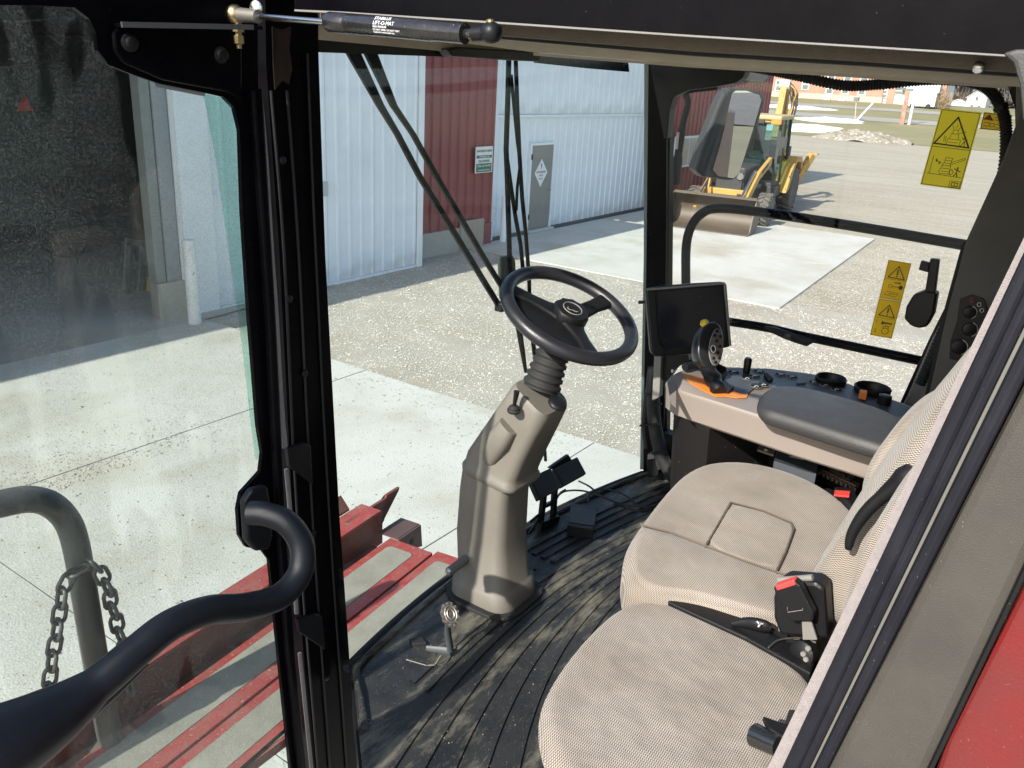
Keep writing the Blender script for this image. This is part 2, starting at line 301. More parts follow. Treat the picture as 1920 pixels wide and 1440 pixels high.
# ================================================================ ground
def ground_mat(name, cols, scales, bump, bscale, speck=None, rough=.9, vor=None, stretch=None):
    """mixes three colours by two noises; optional stones as a Voronoi pattern (colour, scale)"""
    m = bpy.data.materials.new(name); m.use_nodes = True; N, L = nodes(m); b = N['Principled BSDF']; b.inputs['Roughness'].default_value = rough; b.inputs['Specular IOR Level'].default_value = .2
    tc = N.new('ShaderNodeTexCoord'); v = tc.outputs['Object']; out = None; v0 = v
    if stretch: mp = N.new('ShaderNodeMapping'); mp.inputs['Scale'].default_value = stretch; mp.inputs['Rotation'].default_value = (0,0,.12); L.new(v, mp.inputs[0]); v0 = mp.outputs[0]
    def noise(sc, lo, hi, det=5, amt=1, dist=0):
        n = N.new('ShaderNodeTexNoise'); n.inputs['Scale'].default_value = sc; n.inputs['Detail'].default_value = det; n.inputs['Roughness'].default_value = .65; n.inputs['Distortion'].default_value = dist; L.new(v0, n.inputs['Vector'])
        r = N.new('ShaderNodeMapRange'); r.inputs[1].default_value = lo; r.inputs[2].default_value = hi; r.inputs[4].default_value = amt; L.new(n.outputs[0], r.inputs[0]); return r.outputs[0]
    def mix(a, c, f):
        x = N.new('ShaderNodeMix'); x.data_type = 'RGBA'
        if isinstance(a, tuple): x.inputs[6].default_value = (*a, 1)
        else: L.new(a, x.inputs[6])
        x.inputs[7].default_value = (*c, 1); L.new(f, x.inputs[0]); return x.outputs[2]
    o = mix(cols[0], cols[1], noise(scales[0], .42, .64, amt=.85, dist=.4)); o = mix(o, cols[2], noise(scales[1], .5, .72, amt=.7))
    h = None
    if vor:
        vn = N.new('ShaderNodeTexVoronoi'); vn.inputs['Scale'].default_value = vor[1]; L.new(v, vn.inputs['Vector'])
        r = N.new('ShaderNodeMapRange'); r.inputs[1].default_value = .62; r.inputs[2].default_value = .30; L.new(vn.outputs['Distance'], r.inputs[0])
        sx = N.new('ShaderNodeSeparateColor'); L.new(vn.outputs['Color'], sx.inputs[0])
        th = N.new('ShaderNodeMapRange'); th.inputs[1].default_value = vor[2]; th.inputs[2].default_value = vor[2] + .15; L.new(sx.outputs[0], th.inputs[0])
        ml = N.new('ShaderNodeMath'); ml.operation = 'MULTIPLY'; L.new(r.outputs[0], ml.inputs[0]); L.new(th.outputs[0], ml.inputs[1])
        o = mix(o, vor[0], ml.outputs[0]); h = ml.outputs[0]
    if speck: o = mix(o, speck[0], noise(speck[1], speck[2], speck[2] + .04, det=2))
    L.new(o, b.inputs['Base Color'])
    n3 = N.new('ShaderNodeTexNoise'); n3.inputs['Scale'].default_value = bscale; n3.inputs['Detail'].default_value = 4; L.new(v, n3.inputs['Vector'])
    bp = N.new('ShaderNodeBump'); bp.inputs['Strength'].default_value = bump; bp.inputs['Distance'].default_value = .02; hh = n3.outputs[0]
    if h is not None:
        ad = N.new('ShaderNodeMath'); ad.operation = 'ADD'; L.new(h, ad.inputs[0]); L.new(hh, ad.inputs[1]); hh = ad.outputs[0]
    L.new(hh, bp.inputs['Height']); L.new(bp.outputs[0], b.inputs['Normal']); return m
g_conc = ground_mat('broom finished concrete', [(.465,.462,.425), (.41,.40,.35), (.32,.28,.215)], (.9, .45), .35, 70, speck=((.16,.15,.125), 34, .675))
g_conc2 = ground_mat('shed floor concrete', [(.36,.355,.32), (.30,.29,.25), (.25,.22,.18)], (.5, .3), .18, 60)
g_grav = ground_mat('packed gravel', [(.325,.295,.24), (.355,.335,.285), (.265,.228,.17)], (.9, .5), .5, 90, vor=((.435,.42,.375), 75, .5))
g_yard = ground_mat('driven stone yard', [(.30,.266,.20), (.37,.34,.275), (.225,.19,.135)], (.9, .5), .6, 40, vor=((.45,.43,.375), 26, .5), stretch=(1.3, .22, 1))
g_lawn = ground_mat('winter lawn', [(.205,.185,.098), (.245,.215,.115), (.135,.145,.062)], (.18, .08), .6, 8)
g_road = ground_mat('asphalt lane', [(.29,.275,.24), (.25,.24,.21), (.33,.31,.27)], (.3, .1), .2, 20)
g_snow = M('old snow', (.80,.83,.87), .7, c2=(.55,.55,.54), scale=1.2, bump=.4, bscale=3)
g_field = ground_mat('bare field', [(.19,.165,.105), (.16,.14,.095), (.22,.20,.12)], (.05, .02), .5, 3)
def sheet(name, pts, z, mat, parent=None, th=.0):
    g = G()
    if th: g.prism([V(x, y, z - th) for x, y in pts], (0, 0, th))
    else: g.raw([V(x, y, z) for x, y in pts], [tuple(range(len(pts)))])
    return g.build(name, mat, parent)
struct(sheet('ground', [(-1400,-1400), (1400,-1400), (1400,1400), (-1400,1400)], -.02, g_field))
struct(sheet('yard', [(-40,-30), (84,-30), (80,10), (78,40), (-40,60)], -.004, g_yard))
# gravel drive between the two aprons, stones heaped slightly uneven
rows = []
for i in range(73):
    y = -2 + i*.185; rows.append([V(6.0 + j*.2, y, .012 + .006*math.sin(.7*j + .9*math.sin(i*.31))*math.sin(i*.23 + .5*math.sin(j*.4)) + random.uniform(-.005, .005)) for j in range(46)])
struct(G().grid(rows).build('gravel_drive', g_grav, smooth=80))
# concrete apron: one slab per bay with open joints
apron = struct(bpy.data.objects.new('concrete_apron', None)); col.objects.link(apron)
XJ = [-12.3, -7.4, -2.52, 2.34, 7.2]; YJ = [-2.9, .45, 3.75, 7.03, 10.25]
for i in range(4):
    for j in range(4):
        a = .006; G().prism([V(XJ[i] + a, YJ[j] + a, -.08), V(XJ[i+1] - a, YJ[j] + a, -.08), V(XJ[i+1] - a, YJ[j+1] - a, -.08), V(XJ[i] + a, YJ[j+1] - a, -.08)], (0, 0, .128 + random.uniform(-.004, .004))).build('slab', g_conc, apron)
struct(sheet('joint_bed', [(-12.2,-2.8), (7.15,-2.8), (7.15,10.2), (-12.2,10.2)], .02, M('joint dirt', (.22,.20,.16), .95)))
far_apron = struct(bpy.data.objects.new('workshop_apron', None)); col.objects.link(far_apron)
for (x0, x1, y0, y1, y2) in ((14.43, 19.1, 4.18, 4.45, 11.1), (19.1, 23.85, 4.45, 4.72, 11.1)):
    G().prism([V(x0 + .012, y0, -.08), V(x1 - .012, y1, -.08), V(x1 - .012, y2, -.08), V(x0 + .012, y2, -.08)], (0, 0, .115)).build('slab', g_conc, far_apron)
# loose stones on the drive and on the apron
def stones(name, n, fx, size, mat):
    v = []; f = []
    for k in range(n):
        p = fx()
        if p is None: continue
        x, y, z = p; s = size*math.exp(rng.normal()*.35); o = len(v); q = rng.uniform(.6, 1.25, 6); a = rng.uniform(0, 6.28); ca, sa = math.cos(a), math.sin(a)
        for dx, dy, dz in ((q[0],0,0), (0,q[1],0), (-q[2],0,0), (0,-q[3],0)): v.append((x + s*(ca*dx - sa*dy), y + s*(sa*dx + ca*dy), z + s*.1))
        v.append((x + s*.2*(q[4] - .9), y + s*.2*(q[5] - .9), z + s*.6)); f += [(o, o+1, o+4), (o+1, o+2, o+4), (o+2, o+3, o+4), (o+3, o, o+4)]
    me = bpy.data.meshes.new(name); me.from_pydata(v, [], f); me.materials.append(mat); ob = bpy.data.objects.new(name, me); col.objects.link(ob); return struct(ob, 'stuff')
def stone_mat(name, c, c2):
    m = M(name, c, .9, c2=c2, scale=14, amt=1, bump=0); return m
def on_drive():
    x = rng.uniform(7.2, 14.5); y = rng.uniform(1.0, 10.8)
    return x, y, .012
def on_drive2():
    x = rng.uniform(9, 24); y = rng.uniform(-2, 4.4)
    return x, y, .006
def on_apron():
    u = rng.uniform(0, 1)
    if u < .45: x = rng.normal(3.2, 1.1); y = 7.0 + abs(rng.normal(0, .5)) - .25
    elif u < .7: x = rng.normal(7.0, .35); y = rng.uniform(3.8, 9)
    else: x = rng.uniform(1.5, 7.1); y = rng.uniform(3.8, 10)
    if x > 7.18: return None
    return x, y, .05
stones('loose_gravel', 56000, on_drive, .0102, stone_mat('limestone chips', (.50,.48,.425), (.28,.25,.195)))
stones('scattered_gravel', 26000, on_drive2, .0115, stone_mat('dusty chips', (.47,.45,.395), (.30,.27,.215)))
stones('apron_grit', 3600, on_apron, .008, stone_mat('dark grit', (.40,.375,.32), (.16,.145,.115)))
# lawn and lanes beyond the yard: the land rises gently towards the brick building
def tz(x): return 0.02 if x < 76 else .02 + min(2.45, (x - 76)*.034) if x < 160 else 2.45 + (x - 160)*-.004
def band(name, x0, x1, y0, y1, mat, dz, n=10):
    rows = [[V(x0 + (x1 - x0)*i/n, y, tz(x0 + (x1 - x0)*i/n) + dz) for y in (y0, (y0+y1)/2, y1)] for i in range(n + 1)]
    return struct(G().grid(rows).build(name, mat))
band('lawn', 76, 420, -60, 140, g_lawn, 0, 40)
band('lane', 101.5, 108.5, -60, 140, g_road, .03); band('street', 124, 131, -60, 140, g_road, .03)
def mound(name, cx, cy, rx, ry, h, mat, seed, base=None, rough=.25, n=34):
    r = np.random.default_rng(seed); ph = r.uniform(0, 6.28, 8); rows = []
    for i in range(n + 1):
        row = []
        for j in range(n + 1):
            u, v_ = -1 + 2*i/n, -1 + 2*j/n; d = u*u + v_*v_
            edge = max(0, 1 - d*(1 + .14*math.sin(5*math.atan2(v_, u) + ph[0]) + .08*math.sin(9*math.atan2(v_, u) + ph[1])))
            z = h*edge**.9*(1 + rough*(math.sin(7*u + ph[2])*math.sin(6*v_ + ph[3]) + .6*r.uniform(-1, 1)*min(1, edge*3)))
            x = cx + u*rx; row.append(V(x, cy + v_*ry, (tz(x) if base is None else base) - .05 + z))
        rows.append(row)
    return G().grid(rows).build(name, mat, smooth=60)
struct(mound('snow_patch', 84, 25.2, 6, 3.8, .28, g_snow, 1)); struct(mound('snow_patch', 98, 26.5, 4.5, 4.0, .25, g_snow, 2)); struct(mound('snow_patch', 118, 37, 4, 6, .3, g_snow, 4))
tag(mound('gravel_heap', 76, 17.6, 2.8, 4.0, .72, ground_mat('dumped stone', [(.22,.19,.145), (.31,.28,.23), (.15,.12,.085)], (1.4, .8), .8, 5, vor=((.42,.40,.36), 4, .5)), 3, rough=.22, n=60), 'pale heap of dumped stone at the edge of the yard before the lawn', 'stone heap')
# ================================================================ buildings
m_wsheet = M('white sheet metal', (.70,.74,.77), .42, c2=(.60,.635,.66), scale=1.3, amt=.8, bump=.5, bscale=4, speck=((.45,.45,.43), 22, .76))
def splash(m, c, h):
    """dirt thrown up on the foot of a wall sheet"""
    N, L = nodes(m); b = N['Principled BSDF']; src = b.inputs['Base Color'].links[0].from_socket; tc = [n for n in N if n.type == 'TEX_COORD'][0]
    sx = N.new('ShaderNodeSeparateXYZ'); L.new(tc.outputs['Object'], sx.inputs[0]); n = N.new('ShaderNodeTexNoise'); n.inputs['Scale'].default_value = 3; n.inputs['Detail'].default_value = 6; L.new(tc.outputs['Object'], n.inputs['Vector'])
    ml = N.new('ShaderNodeMath'); ml.operation = 'MULTIPLY_ADD'; ml.inputs[1].default_value = -h*2.2; L.new(n.outputs[0], ml.inputs[0]); L.new(sx.outputs[2], ml.inputs[2])
    r = N.new('ShaderNodeMapRange'); r.inputs[1].default_value = -.15; r.inputs[2].default_value = -h*1.4 - .15; r.inputs[4].default_value = .6; L.new(ml.outputs[0], r.inputs[0])
    x = N.new('ShaderNodeMix'); x.data_type = 'RGBA'; x.inputs[7].default_value = (*c, 1); L.new(src, x.inputs[6]); L.new(r.outputs[0], x.inputs[0]); L.new(x.outputs[2], b.inputs['Base Color'])
splash(m_wsheet, (.36,.33,.27), .35)
m_wtrim = M('white steel trim', (.70,.73,.75), .45, c2=(.6,.62,.63), scale=3)
m_rsheet = M('red sheet metal', (.205,.036,.036), .45, c2=(.17,.034,.034), scale=1.5, amt=.7)
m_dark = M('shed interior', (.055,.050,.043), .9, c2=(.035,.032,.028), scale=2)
m_found = M('cast foundation', (.36,.34,.29), .9, c2=(.26,.24,.2), scale=2.5, bump=.3, bscale=20)
m_ply = M('weathered plywood', (.33,.28,.22), .85, c2=(.22,.18,.14), scale=6, stretch=(3,3,.6), bump=.3, bscale=40)
m_gdoor = M('grey steel door', (.215,.205,.185), .5, c2=(.19,.18,.165), scale=2)
m_pane = M('reflecting window pane', (.10,.13,.14), .08, c2=(.16,.19,.19), scale=.8)
m_tri = M('brown trim', (.10,.085,.07), .7)
def ribbed(x0, x1, y, z0, z1, pitch, dep, mat, parent, name='panel', per=4, rib=.34):
    """ribbed wall sheets that face -y, one object for each sheet, ribs standing proud"""
    w_ = pitch*per; n = max(1, round((x1 - x0)/w_)); w_ = (x1 - x0)/n; p = w_/per; me = None
    for k in range(n):
        if me is None:
            prof = []
            for q in range(per):
                a = q*p
                prof += [(a, 0), (a + p*(1 - rib), 0), (a + p*(1 - rib*.72), -dep), (a + p*(1 - rib*.28), -dep)]
            prof += [(w_ - .003, 0)]
            g = G().grid([[V(a, d, 0) for a, d in prof], [V(a, d, z1 - z0) for a, d in prof]])
            o = g.build(name, mat); me = o.data
        else: o = bpy.data.objects.new(name, me); col.objects.link(o)
        o.location = (x0 + k*w_, y, z0)
        o.parent = parent; o.matrix_parent_inverse = basis(parent).inverted()
# machine shed with the big open doorway (left)
shed = thing('machine_shed', 'white ribbed metal shed with a wide dark open doorway behind the cab door glass', 'shed', (7.5, 10.6, 0))
EV = 5.6
ribbed(7.72, 12.25, 10.62, .06, EV, .29, .02, m_wsheet, shed)
def bxo(name, x0, x1, y0, y1, z0, z1, mat, parent, bevel=0): return G().box(((x0+x1)/2, (y0+y1)/2, (z0+z1)/2), (x1-x0, y1-y0, z1-z0)).build(name, mat, parent, bevel=bevel)
bxo('base_trim', 7.72, 12.25, 10.575, 10.68, 0, .055, m_wtrim, shed)
bxo('corner_trim', 12.253, 12.36, 10.55, 10.72, 0, EV, m_wtrim, shed); bxo('door_jamb', 7.20, 7.716, 10.57, 10.80, 0, EV, m_wtrim, shed)
bxo('door_post', 6.80, 6.95, 10.72, 10.90, .0, 4.6, M('galvanised post', (.20,.21,.20), .5), shed); bxo('door_track', 6.97, 7.18, 10.70, 10.84, .0, 4.6, M('grey door track', (.27,.285,.285), .5), shed)
bxo('kick_board', 6.78, 7.195, 10.64, 10.69, 0, .55, M('pale board', (.36,.34,.28), .8), shed)
bxo('door_header', -6, 7.195, 10.6, 10.8, 4.6, EV, m_wtrim, shed)
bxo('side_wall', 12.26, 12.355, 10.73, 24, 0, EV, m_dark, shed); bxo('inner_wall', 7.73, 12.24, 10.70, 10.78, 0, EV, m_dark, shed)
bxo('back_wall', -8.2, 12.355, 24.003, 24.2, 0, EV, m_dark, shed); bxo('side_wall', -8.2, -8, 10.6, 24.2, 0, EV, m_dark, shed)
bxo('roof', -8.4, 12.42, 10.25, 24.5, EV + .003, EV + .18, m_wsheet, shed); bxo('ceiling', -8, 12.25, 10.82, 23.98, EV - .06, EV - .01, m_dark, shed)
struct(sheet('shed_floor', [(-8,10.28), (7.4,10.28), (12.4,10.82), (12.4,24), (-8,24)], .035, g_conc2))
# wagon dimly seen inside the shed, and a rack imitating a glass reflection
m_dgreen = M('dark green paint', (.022,.040,.028), .6)
wag = thing('grain_wagon', 'dark wagon with a red triangle emblem inside the open shed', 'wagon', (5.6, 15.5, 0))
c0 = P(75, 300, 'y', 15)
G().prism([V(c0.x - 2.2, 15, 1.5), V(c0.x + .55, 15, 1.5), V(c0.x + .75, 15, 3.3), V(c0.x - 2.4, 15, 3.3)], (0, 2.4, 0)).build('box', m_dgreen, wag)
G().prism([V(c0.x - 1.6, 15.2, .7), V(c0.x + .1, 15.2, .7), V(c0.x + .1, 15.2, 1.48), V(c0.x - 1.6, 15.2, 1.48)], (0, 2, 0)).build('hopper', m_dgreen, wag)
for sx in (-1.9, .2):
    for yy in (15.2, 16.9): G().lathe([(.2,0), (.42,.0), (.46,.06), (.46,.2), (.42,.26), (.2,.26)], (c0.x + sx + .2, yy, .48), (0,1,0), 16).build('wheel', m_rubber, wag, smooth=40)
em = PP([(30,208), (62,208), (46,178)], 'y', 14.98); G().prism(em, (0, -.01, 0)).build('emblem', M('red reflector', (.55,.05,.04), .4), wag)
rk = thing('reflection_rack', 'grey pipe rack with a yellow post standing in for a reflection in the door glass', 'rack', (6.6, 12.4, 0))  # added rack, stands in for a ladder-like reflection in the door glass
rkm = M('rack paint', (.16,.155,.14), .6)
for a, b in (((240,455),(232,600)), ((268,455),(258,600)), ((318,462),(308,600))):
    pa, pb = P(*a, 'y', 12.3), P(*b, 'y', 12.3); G().bar(pa, pb, .07, .07).build('upright', rkm, rk)
G().bar(P(236,452,'y',12.3), P(322,462,'y',12.3), .07, .09).build('top_rail', rkm, rk)
G().bar(P(284,520,'y',12.2), P(281,572,'y',12.2), .09, .09).build('yellow_post', M('yellow paint', (.42,.29,.05), .6), rk)
bol = thing('bollard', 'white painted steel bollard at the corner of the shed doorway', 'bollard', (6.98, 10.16, 0))
G().lathe([(.088,.02), (.09,.05), (.088,1.19), (.08,1.215), (.03,1.225)], (6.98,10.16,.02), n=18).build('post', M('scuffed white paint', (.66,.66,.65), .5, c2=(.5,.5,.48), scale=4, speck=((.25,.22,.2), 9, .70)), bol, smooth=40)
# red recessed wall section
rb = thing('red_wall_section', 'dark red ribbed metal wall between the two white buildings', 'wall', (13.8, 11.1, 0))
ribbed(12.38, 15.26, 11.06, .50, EV + .3, .315, .035, m_rsheet, rb, per=2)
bxo('footing', 12.38, 14.42, 10.98, 11.16, 0, .50, m_found, rb); bxo('plywood_patch', 14.05, 14.86, 10.94, 10.978, .02, .64, m_ply, rb); bxo('red_skirt', 14.43, 15.25, 11.02, 11.10, 0, .50, m_rsheet, rb)
bxo('roof_edge', 12.40, 15.28, 10.8, 16, EV + .3, EV + .42, m_rsheet, rb)
sg = thing('farm_sign', 'white and green metal sign on the red wall', 'sign', (14.95, 11.0, 1.85))
s0, s1 = 14.53, 15.13; zt, zb = 2.14, 1.60; ys = 10.985
bxo('board', s0, s1, ys, ys + .012, zb, zt, M('sign white', (.66,.67,.64), .5), sg); m_sg = M('sign green', (.035,.13,.085), .5)
for a, b, nm in ((.33,.46,'band'), (.64,.99,'band')): bxo(nm, s0 + .03, s1 - .03, ys - .003, ys - .0005, zt - (zt-zb)*b + .01, zt - (zt-zb)*a, m_sg, sg)
for t_, fz, sz, mt in (('RHOADES FARMS', .17, .068, M('sign dark ink', (.06,.06,.06), .6)), ('COOPERATOR', .395, .055, m_white), ('DELAWARE', .555, .078, m_sg), ('SOIL and WATER', .735, .062, m_white), ('Conservation District', .89, .05, m_white)):
    text_mesh('lettering', t_, sz, ((s0 + s1)/2, ys - .005, zt - (zt - zb)*fz), (1,0,0), (0,0,1), mt, sg, .001)
# white workshop (right)
ws = thing('workshop_building', 'long white ribbed metal workshop with a grey entry door', 'building', (19.5, 11.3, 0))
ribbed(15.56, 24.62, 11.29, .08, 2.70, .285, .02, m_wsheet, ws); ribbed(15.56, 24.62, 11.27, 2.76, EV + .2, .285, .02, m_wsheet, ws)
bxo('corner_trim', 15.30, 15.555, 11.20, 11.5, .03, EV + .2, m_wtrim, ws); bxo('ledge_trim', 15.56, 24.62, 11.22, 11.33, 2.70, 2.755, m_wtrim, ws)
bxo('base_strip', 15.31, 24.62, 11.24, 11.42, 0, .078, M('dark base', (.09,.095,.10), .8), ws); bxo('roof', 15.1, 24.8, 10.95, 18, EV + .2, EV + .36, m_wsheet, ws)
bxo('back', 15.31, 24.62, 11.44, 11.6, .03, EV + .19, m_dark, ws)
dr = bxo('door', 17.02, 17.95, 11.225, 11.262, .10, 2.06, m_gdoor, ws)
bxo('door_frame', 16.94, 17.015, 11.21, 11.28, .08, 2.12, m_wtrim, ws); bxo('door_frame', 17.955, 18.03, 11.21, 11.28, .08, 2.12, m_wtrim, ws); bxo('door_frame', 17.018, 17.952, 11.21, 11.28, 2.065, 2.12, m_wtrim, ws)
for zz in (.35, 1.75): bxo('hinge', 16.985, 17.035, 11.195, 11.209, zz, zz + .12, m_ink, dr)
bxo('threshold', 16.95, 18.02, 11.1, 11.22, .04, .09, M('pale sill', (.5,.5,.48), .6), dr)
G().tube([V(17.86,11.22,1.0), V(17.86,11.16,1.0), V(17.76,11.15,1.0)], .014, 8).build('handle', m_chrome, dr, smooth=40)
bxo('exclamation_bar', 17.445, 17.475, 11.212, 11.217, 1.565, 1.64, m_ink, dr); bxo('exclamation_dot', 17.445, 17.475, 11.212, 11.217, 1.525, 1.55, m_ink, dr)
dc = V(17.46, 11.222, 1.42); G().prism([dc + V(-.28,0,0), dc + V(0,0,-.33), dc + V(.28,0,0), dc + V(0,0,.33)], (0,-.004,0)).build('diamond_placard', M('placard white', (.72,.72,.72), .5), dr)
for t_, dz, sz, mt in (('AUTHORIZED', .02, .068, m_ink), ('ONLY', -.06, .075, M('placard red', (.5,.08,.08), .5)), ('ACCESS', -.14, .045, m_ink)): text_mesh('lettering', t_, sz, dc + V(0,-.006,dz), (1,0,0), (0,0,1), mt, dr, .001)
bxo('meter_box', 8.94 + .9, 9.04 + .9, 10.54, 10.598, 1.55, 1.78, M('grey box', (.42,.44,.44), .5), shed)
# second bollard by the workshop corner
bo2 = thing('bollard', 'slim white bollard against the left corner of the workshop', 'bollard', (15.62, 10.9, 0))
G().lathe([(.075,0), (.075,1.0), (.06,1.03), (.02,1.04)], (15.62,10.95,.02), n=16).build('post', m_wtrim, bo2, smooth=40)
# red barn further right with the two-pane window
rbn = thing('red_barn', 'red ribbed metal barn with a two-pane window behind the wing mirror', 'barn', (28, 11.4, 0))
ribbed(24.66, 33.5, 11.36, .35, EV + .6, .30, .03, m_rsheet, rbn, per=4); bxo('footing', 24.66, 33.5, 11.34, 11.5, 0, .345, m_found, rbn); bxo('back', 24.66, 33.5, 11.5, 11.7, 0, EV + .6, m_dark, rbn)
bxo('roof', 24.6, 33.6, 11.0, 19, EV + .6, EV + .75, m_rsheet, rbn)
wn = bxo('window', 25.15, 27.35, 11.295, 11.335, 1.10, 2.06, m_wtrim, rbn)
bxo('pane', 25.22, 26.22, 11.288, 11.294, 1.17, 1.99, M('window glass pale', (.30,.34,.32), .15), wn); bxo('pane', 26.28, 27.28, 11.288, 11.294, 1.17, 1.99, M('window glass pale', (.33,.36,.33), .15), wn)
# ================================================================ far buildings
m_brick = M('old orange brick', (.42,.20,.145), .85, c2=(.36,.165,.12), scale=.8, speck=((.5,.28,.2), 6, .68))
m_bwhite = M('white boards', (.68,.69,.69), .6, c2=(.6,.6,.59), scale=.6); m_stone = M('foundation stone', (.40,.34,.29), .85)
bx_ = 150.0; zb = 2.3; bk = thing('brick_schoolhouse', 'long orange brick building with white-framed windows across the lawn', 'building', (bx_, 40, zb))
def bxx(name, y0, y1, z0, z1, mat, parent, x0=bx_, dx=.3, bevel=0): return G().box((x0 + dx/2, (y0+y1)/2, (z0+z1)/2), (dx, y1-y0, z1-z0)).build(name, mat, parent)
yl, yr = P(1432,150,'x',bx_).y, P(1660,150,'x',bx_).y
bxx('wall', yr, yl, zb + 1.0, zb + 9.5, m_brick, bk, dx=14); bxx('foundation', yr - .1, yl + .1, zb - .6, zb + .998, m_stone, bk, x0=bx_ - .08, dx=14); bxx('roof', yr - .4, yl + .4, zb + 9.503, zb + 9.8, m_tri, bk, x0=bx_ - .4, dx=15)
def window(px, py, w_, h_, parent, dx=0):
    c = P(px, py, 'x', bx_ + dx); f = bxx('window', c.y - w_/2, c.y + w_/2, c.z - h_/2, c.z + h_/2, m_bwhite, parent, x0=bx_ + dx - .10, dx=.12)
    G().box((bx_ + dx - .125, c.y, c.z + h_*.24), (.03, w_*.72, h_*.38)).build('pane', m_pane, f); G().box((bx_ + dx - .125, c.y, c.z - h_*.24), (.03, w_*.72, h_*.38)).build('pane', m_pane, f)
for px, py in ((1461,160), (1511,158), (1556,166), (1586,166), (1617,168), (1560,140), (1591,142), (1621,146), (1520,138)): window(px, py, 1.25, 1.75, bk)
for px, py in ((1551,186), (1580,189)): c = P(px, py, 'x', bx_); bxx('vent_box', c.y - .5, c.y + .5, c.z - .3, c.z + .3, m_bwhite, bk, x0=bx_ - .5, dx=.4)
ga = thing('white_annex', 'white boarded annex with brick piers beside the brick building', 'building', (bx_, 28, zb))
ya, yb = yr - .1, P(1768,150,'x',bx_).y
bxx('wall', yb, ya, zb - .6, zb + 7, m_bwhite, ga, x0=bx_ + .5, dx=12)
for px in (1669, 1764): c = P(px, 185, 'x', bx_ + .3); bxx('pier', c.y - .55, c.y + .55, zb - .6, zb + 7.02, m_brick, ga, x0=bx_ + .2, dx=.9)
for px, py in ((1654,176), (1686,170), (1704,172), (1640,150)): window(px, py, 1.9, 1.15, ga, .38)
tr = thing('white_trailer', 'white box trailer parked beside the brush heap', 'trailer', (140, 21, 2))
c = P(1720,200,'x',138); bxx('box', c.y - 2.2, c.y + 1.5, tz(138) + .3, tz(138) + 2.2, M('trailer white', (.7,.71,.72), .5), tr, x0=138, dx=2.2); bxx('upper_body', c.y - 2.4, c.y + .8, tz(138) + 2.203, tz(138) + 3.9, M('trailer grey', (.58,.62,.63), .5), tr, x0=138.3, dx=2)
for dy in (-1.4, .7): G().lathe([(.1,0), (.3,0), (.34,.05), (.34,.2), (.1,.2)], (137.85, c.y + dy, tz(138) + .33), (1,0,0), 14).build('wheel', m_rubber, tr)
# brush heap and the bare wood behind
def twigs(name, c, r, n, L, mat, seed, up=.9):
    q = np.random.default_rng(seed); g = G()
    for k in range(n):
        a = q.normal(size=3); a /= np.linalg.norm(a); rad = q.uniform()**.4; p = Vector((c[0] + a[0]*r[0]*rad, c[1] + a[1]*r[1]*rad, c[2] + abs(a[2])*r[2]*rad)); d = Vector((q.normal()*.5, q.normal()*.5, q.normal()*.4 + up)); d.normalize()
        s = Vector((q.normal(), q.normal(), q.normal())).cross(d); s.normalize(); s *= L*q.uniform(.02, .06); e = p + d*L*q.uniform(.5, 1.2)
        g.raw([p - s, p + s, e], [(0, 1, 2)])
    return g.build(name, mat)
m_twig = M('dry brush', (.30,.22,.14), .9, c2=(.2,.14,.09), scale=2); m_wood = M('bare branches', (.125,.115,.115), .9, c2=(.17,.155,.15), scale=.3)
c = P(1752,196,'x',140); tag(twigs('brush_heap', (140, c.y, tz(140)), (1.6, 2.2, 2.6), 1500, 1.1, m_twig, 5), 'tan heap of dry brush at the end of the annex', 'brush')
struct(twigs('wood', (330, 75, 2), (30, 150, 30), 26000, 7, m_wood, 6), 'stuff'); struct(mound('wooded_hill', 400, 70, 60, 220, 16, m_wood, 8, base=1, rough=.1), 'structure')
hs = thing('white_farmhouse', 'small white gabled farmhouse far off before the wooded hill', 'house', (280, 38, 2))
hx = 262.0; c = P(1826, 200, 'x', hx); zz = c.z - 1.2; hw = 3.4
def gable(y0, y1, z0, ze, zr, x0, x1, nm, parent):
    G().prism([V(x0,y0,z0), V(x0,y1,z0), V(x0,y1,ze), V(x0,(y0+y1)/2,zr), V(x0,y0,ze)], (x1 - x0, 0, 0)).build(nm, m_bwhite, parent)
    ym = (y0+y1)/2
    for s_, ye in ((-1, y0), (1, y1)): G().prism([V(x0 - .4,ym,zr + .05), V(x0 - .4,ye + s_*.4,ze - .2), V(x0 - .4,ye + s_*.4,ze - .05), V(x0 - .4,ym,zr + .25)], (x1 - x0 + .8, 0, 0)).build('roof', M('pale roof', (.5,.5,.5), .8), parent)
gable(c.y - 2.6, c.y + 2.0, zz, zz + 3.4, zz + 5.2, hx, hx + 8, 'main_wing', hs); gable(c.y + 2.05, c.y + 6.5, zz, zz + 1.7, zz + 2.6, hx + 1, hx + 7, 'side_wing', hs)
for dy, dz in ((-.9,1.1), (.8,1.1), (0,3.2)): G().box((hx - .05, c.y + dy - .3, zz + dz), (.1, .7, 1.0)).build('window', m_pane, hs)
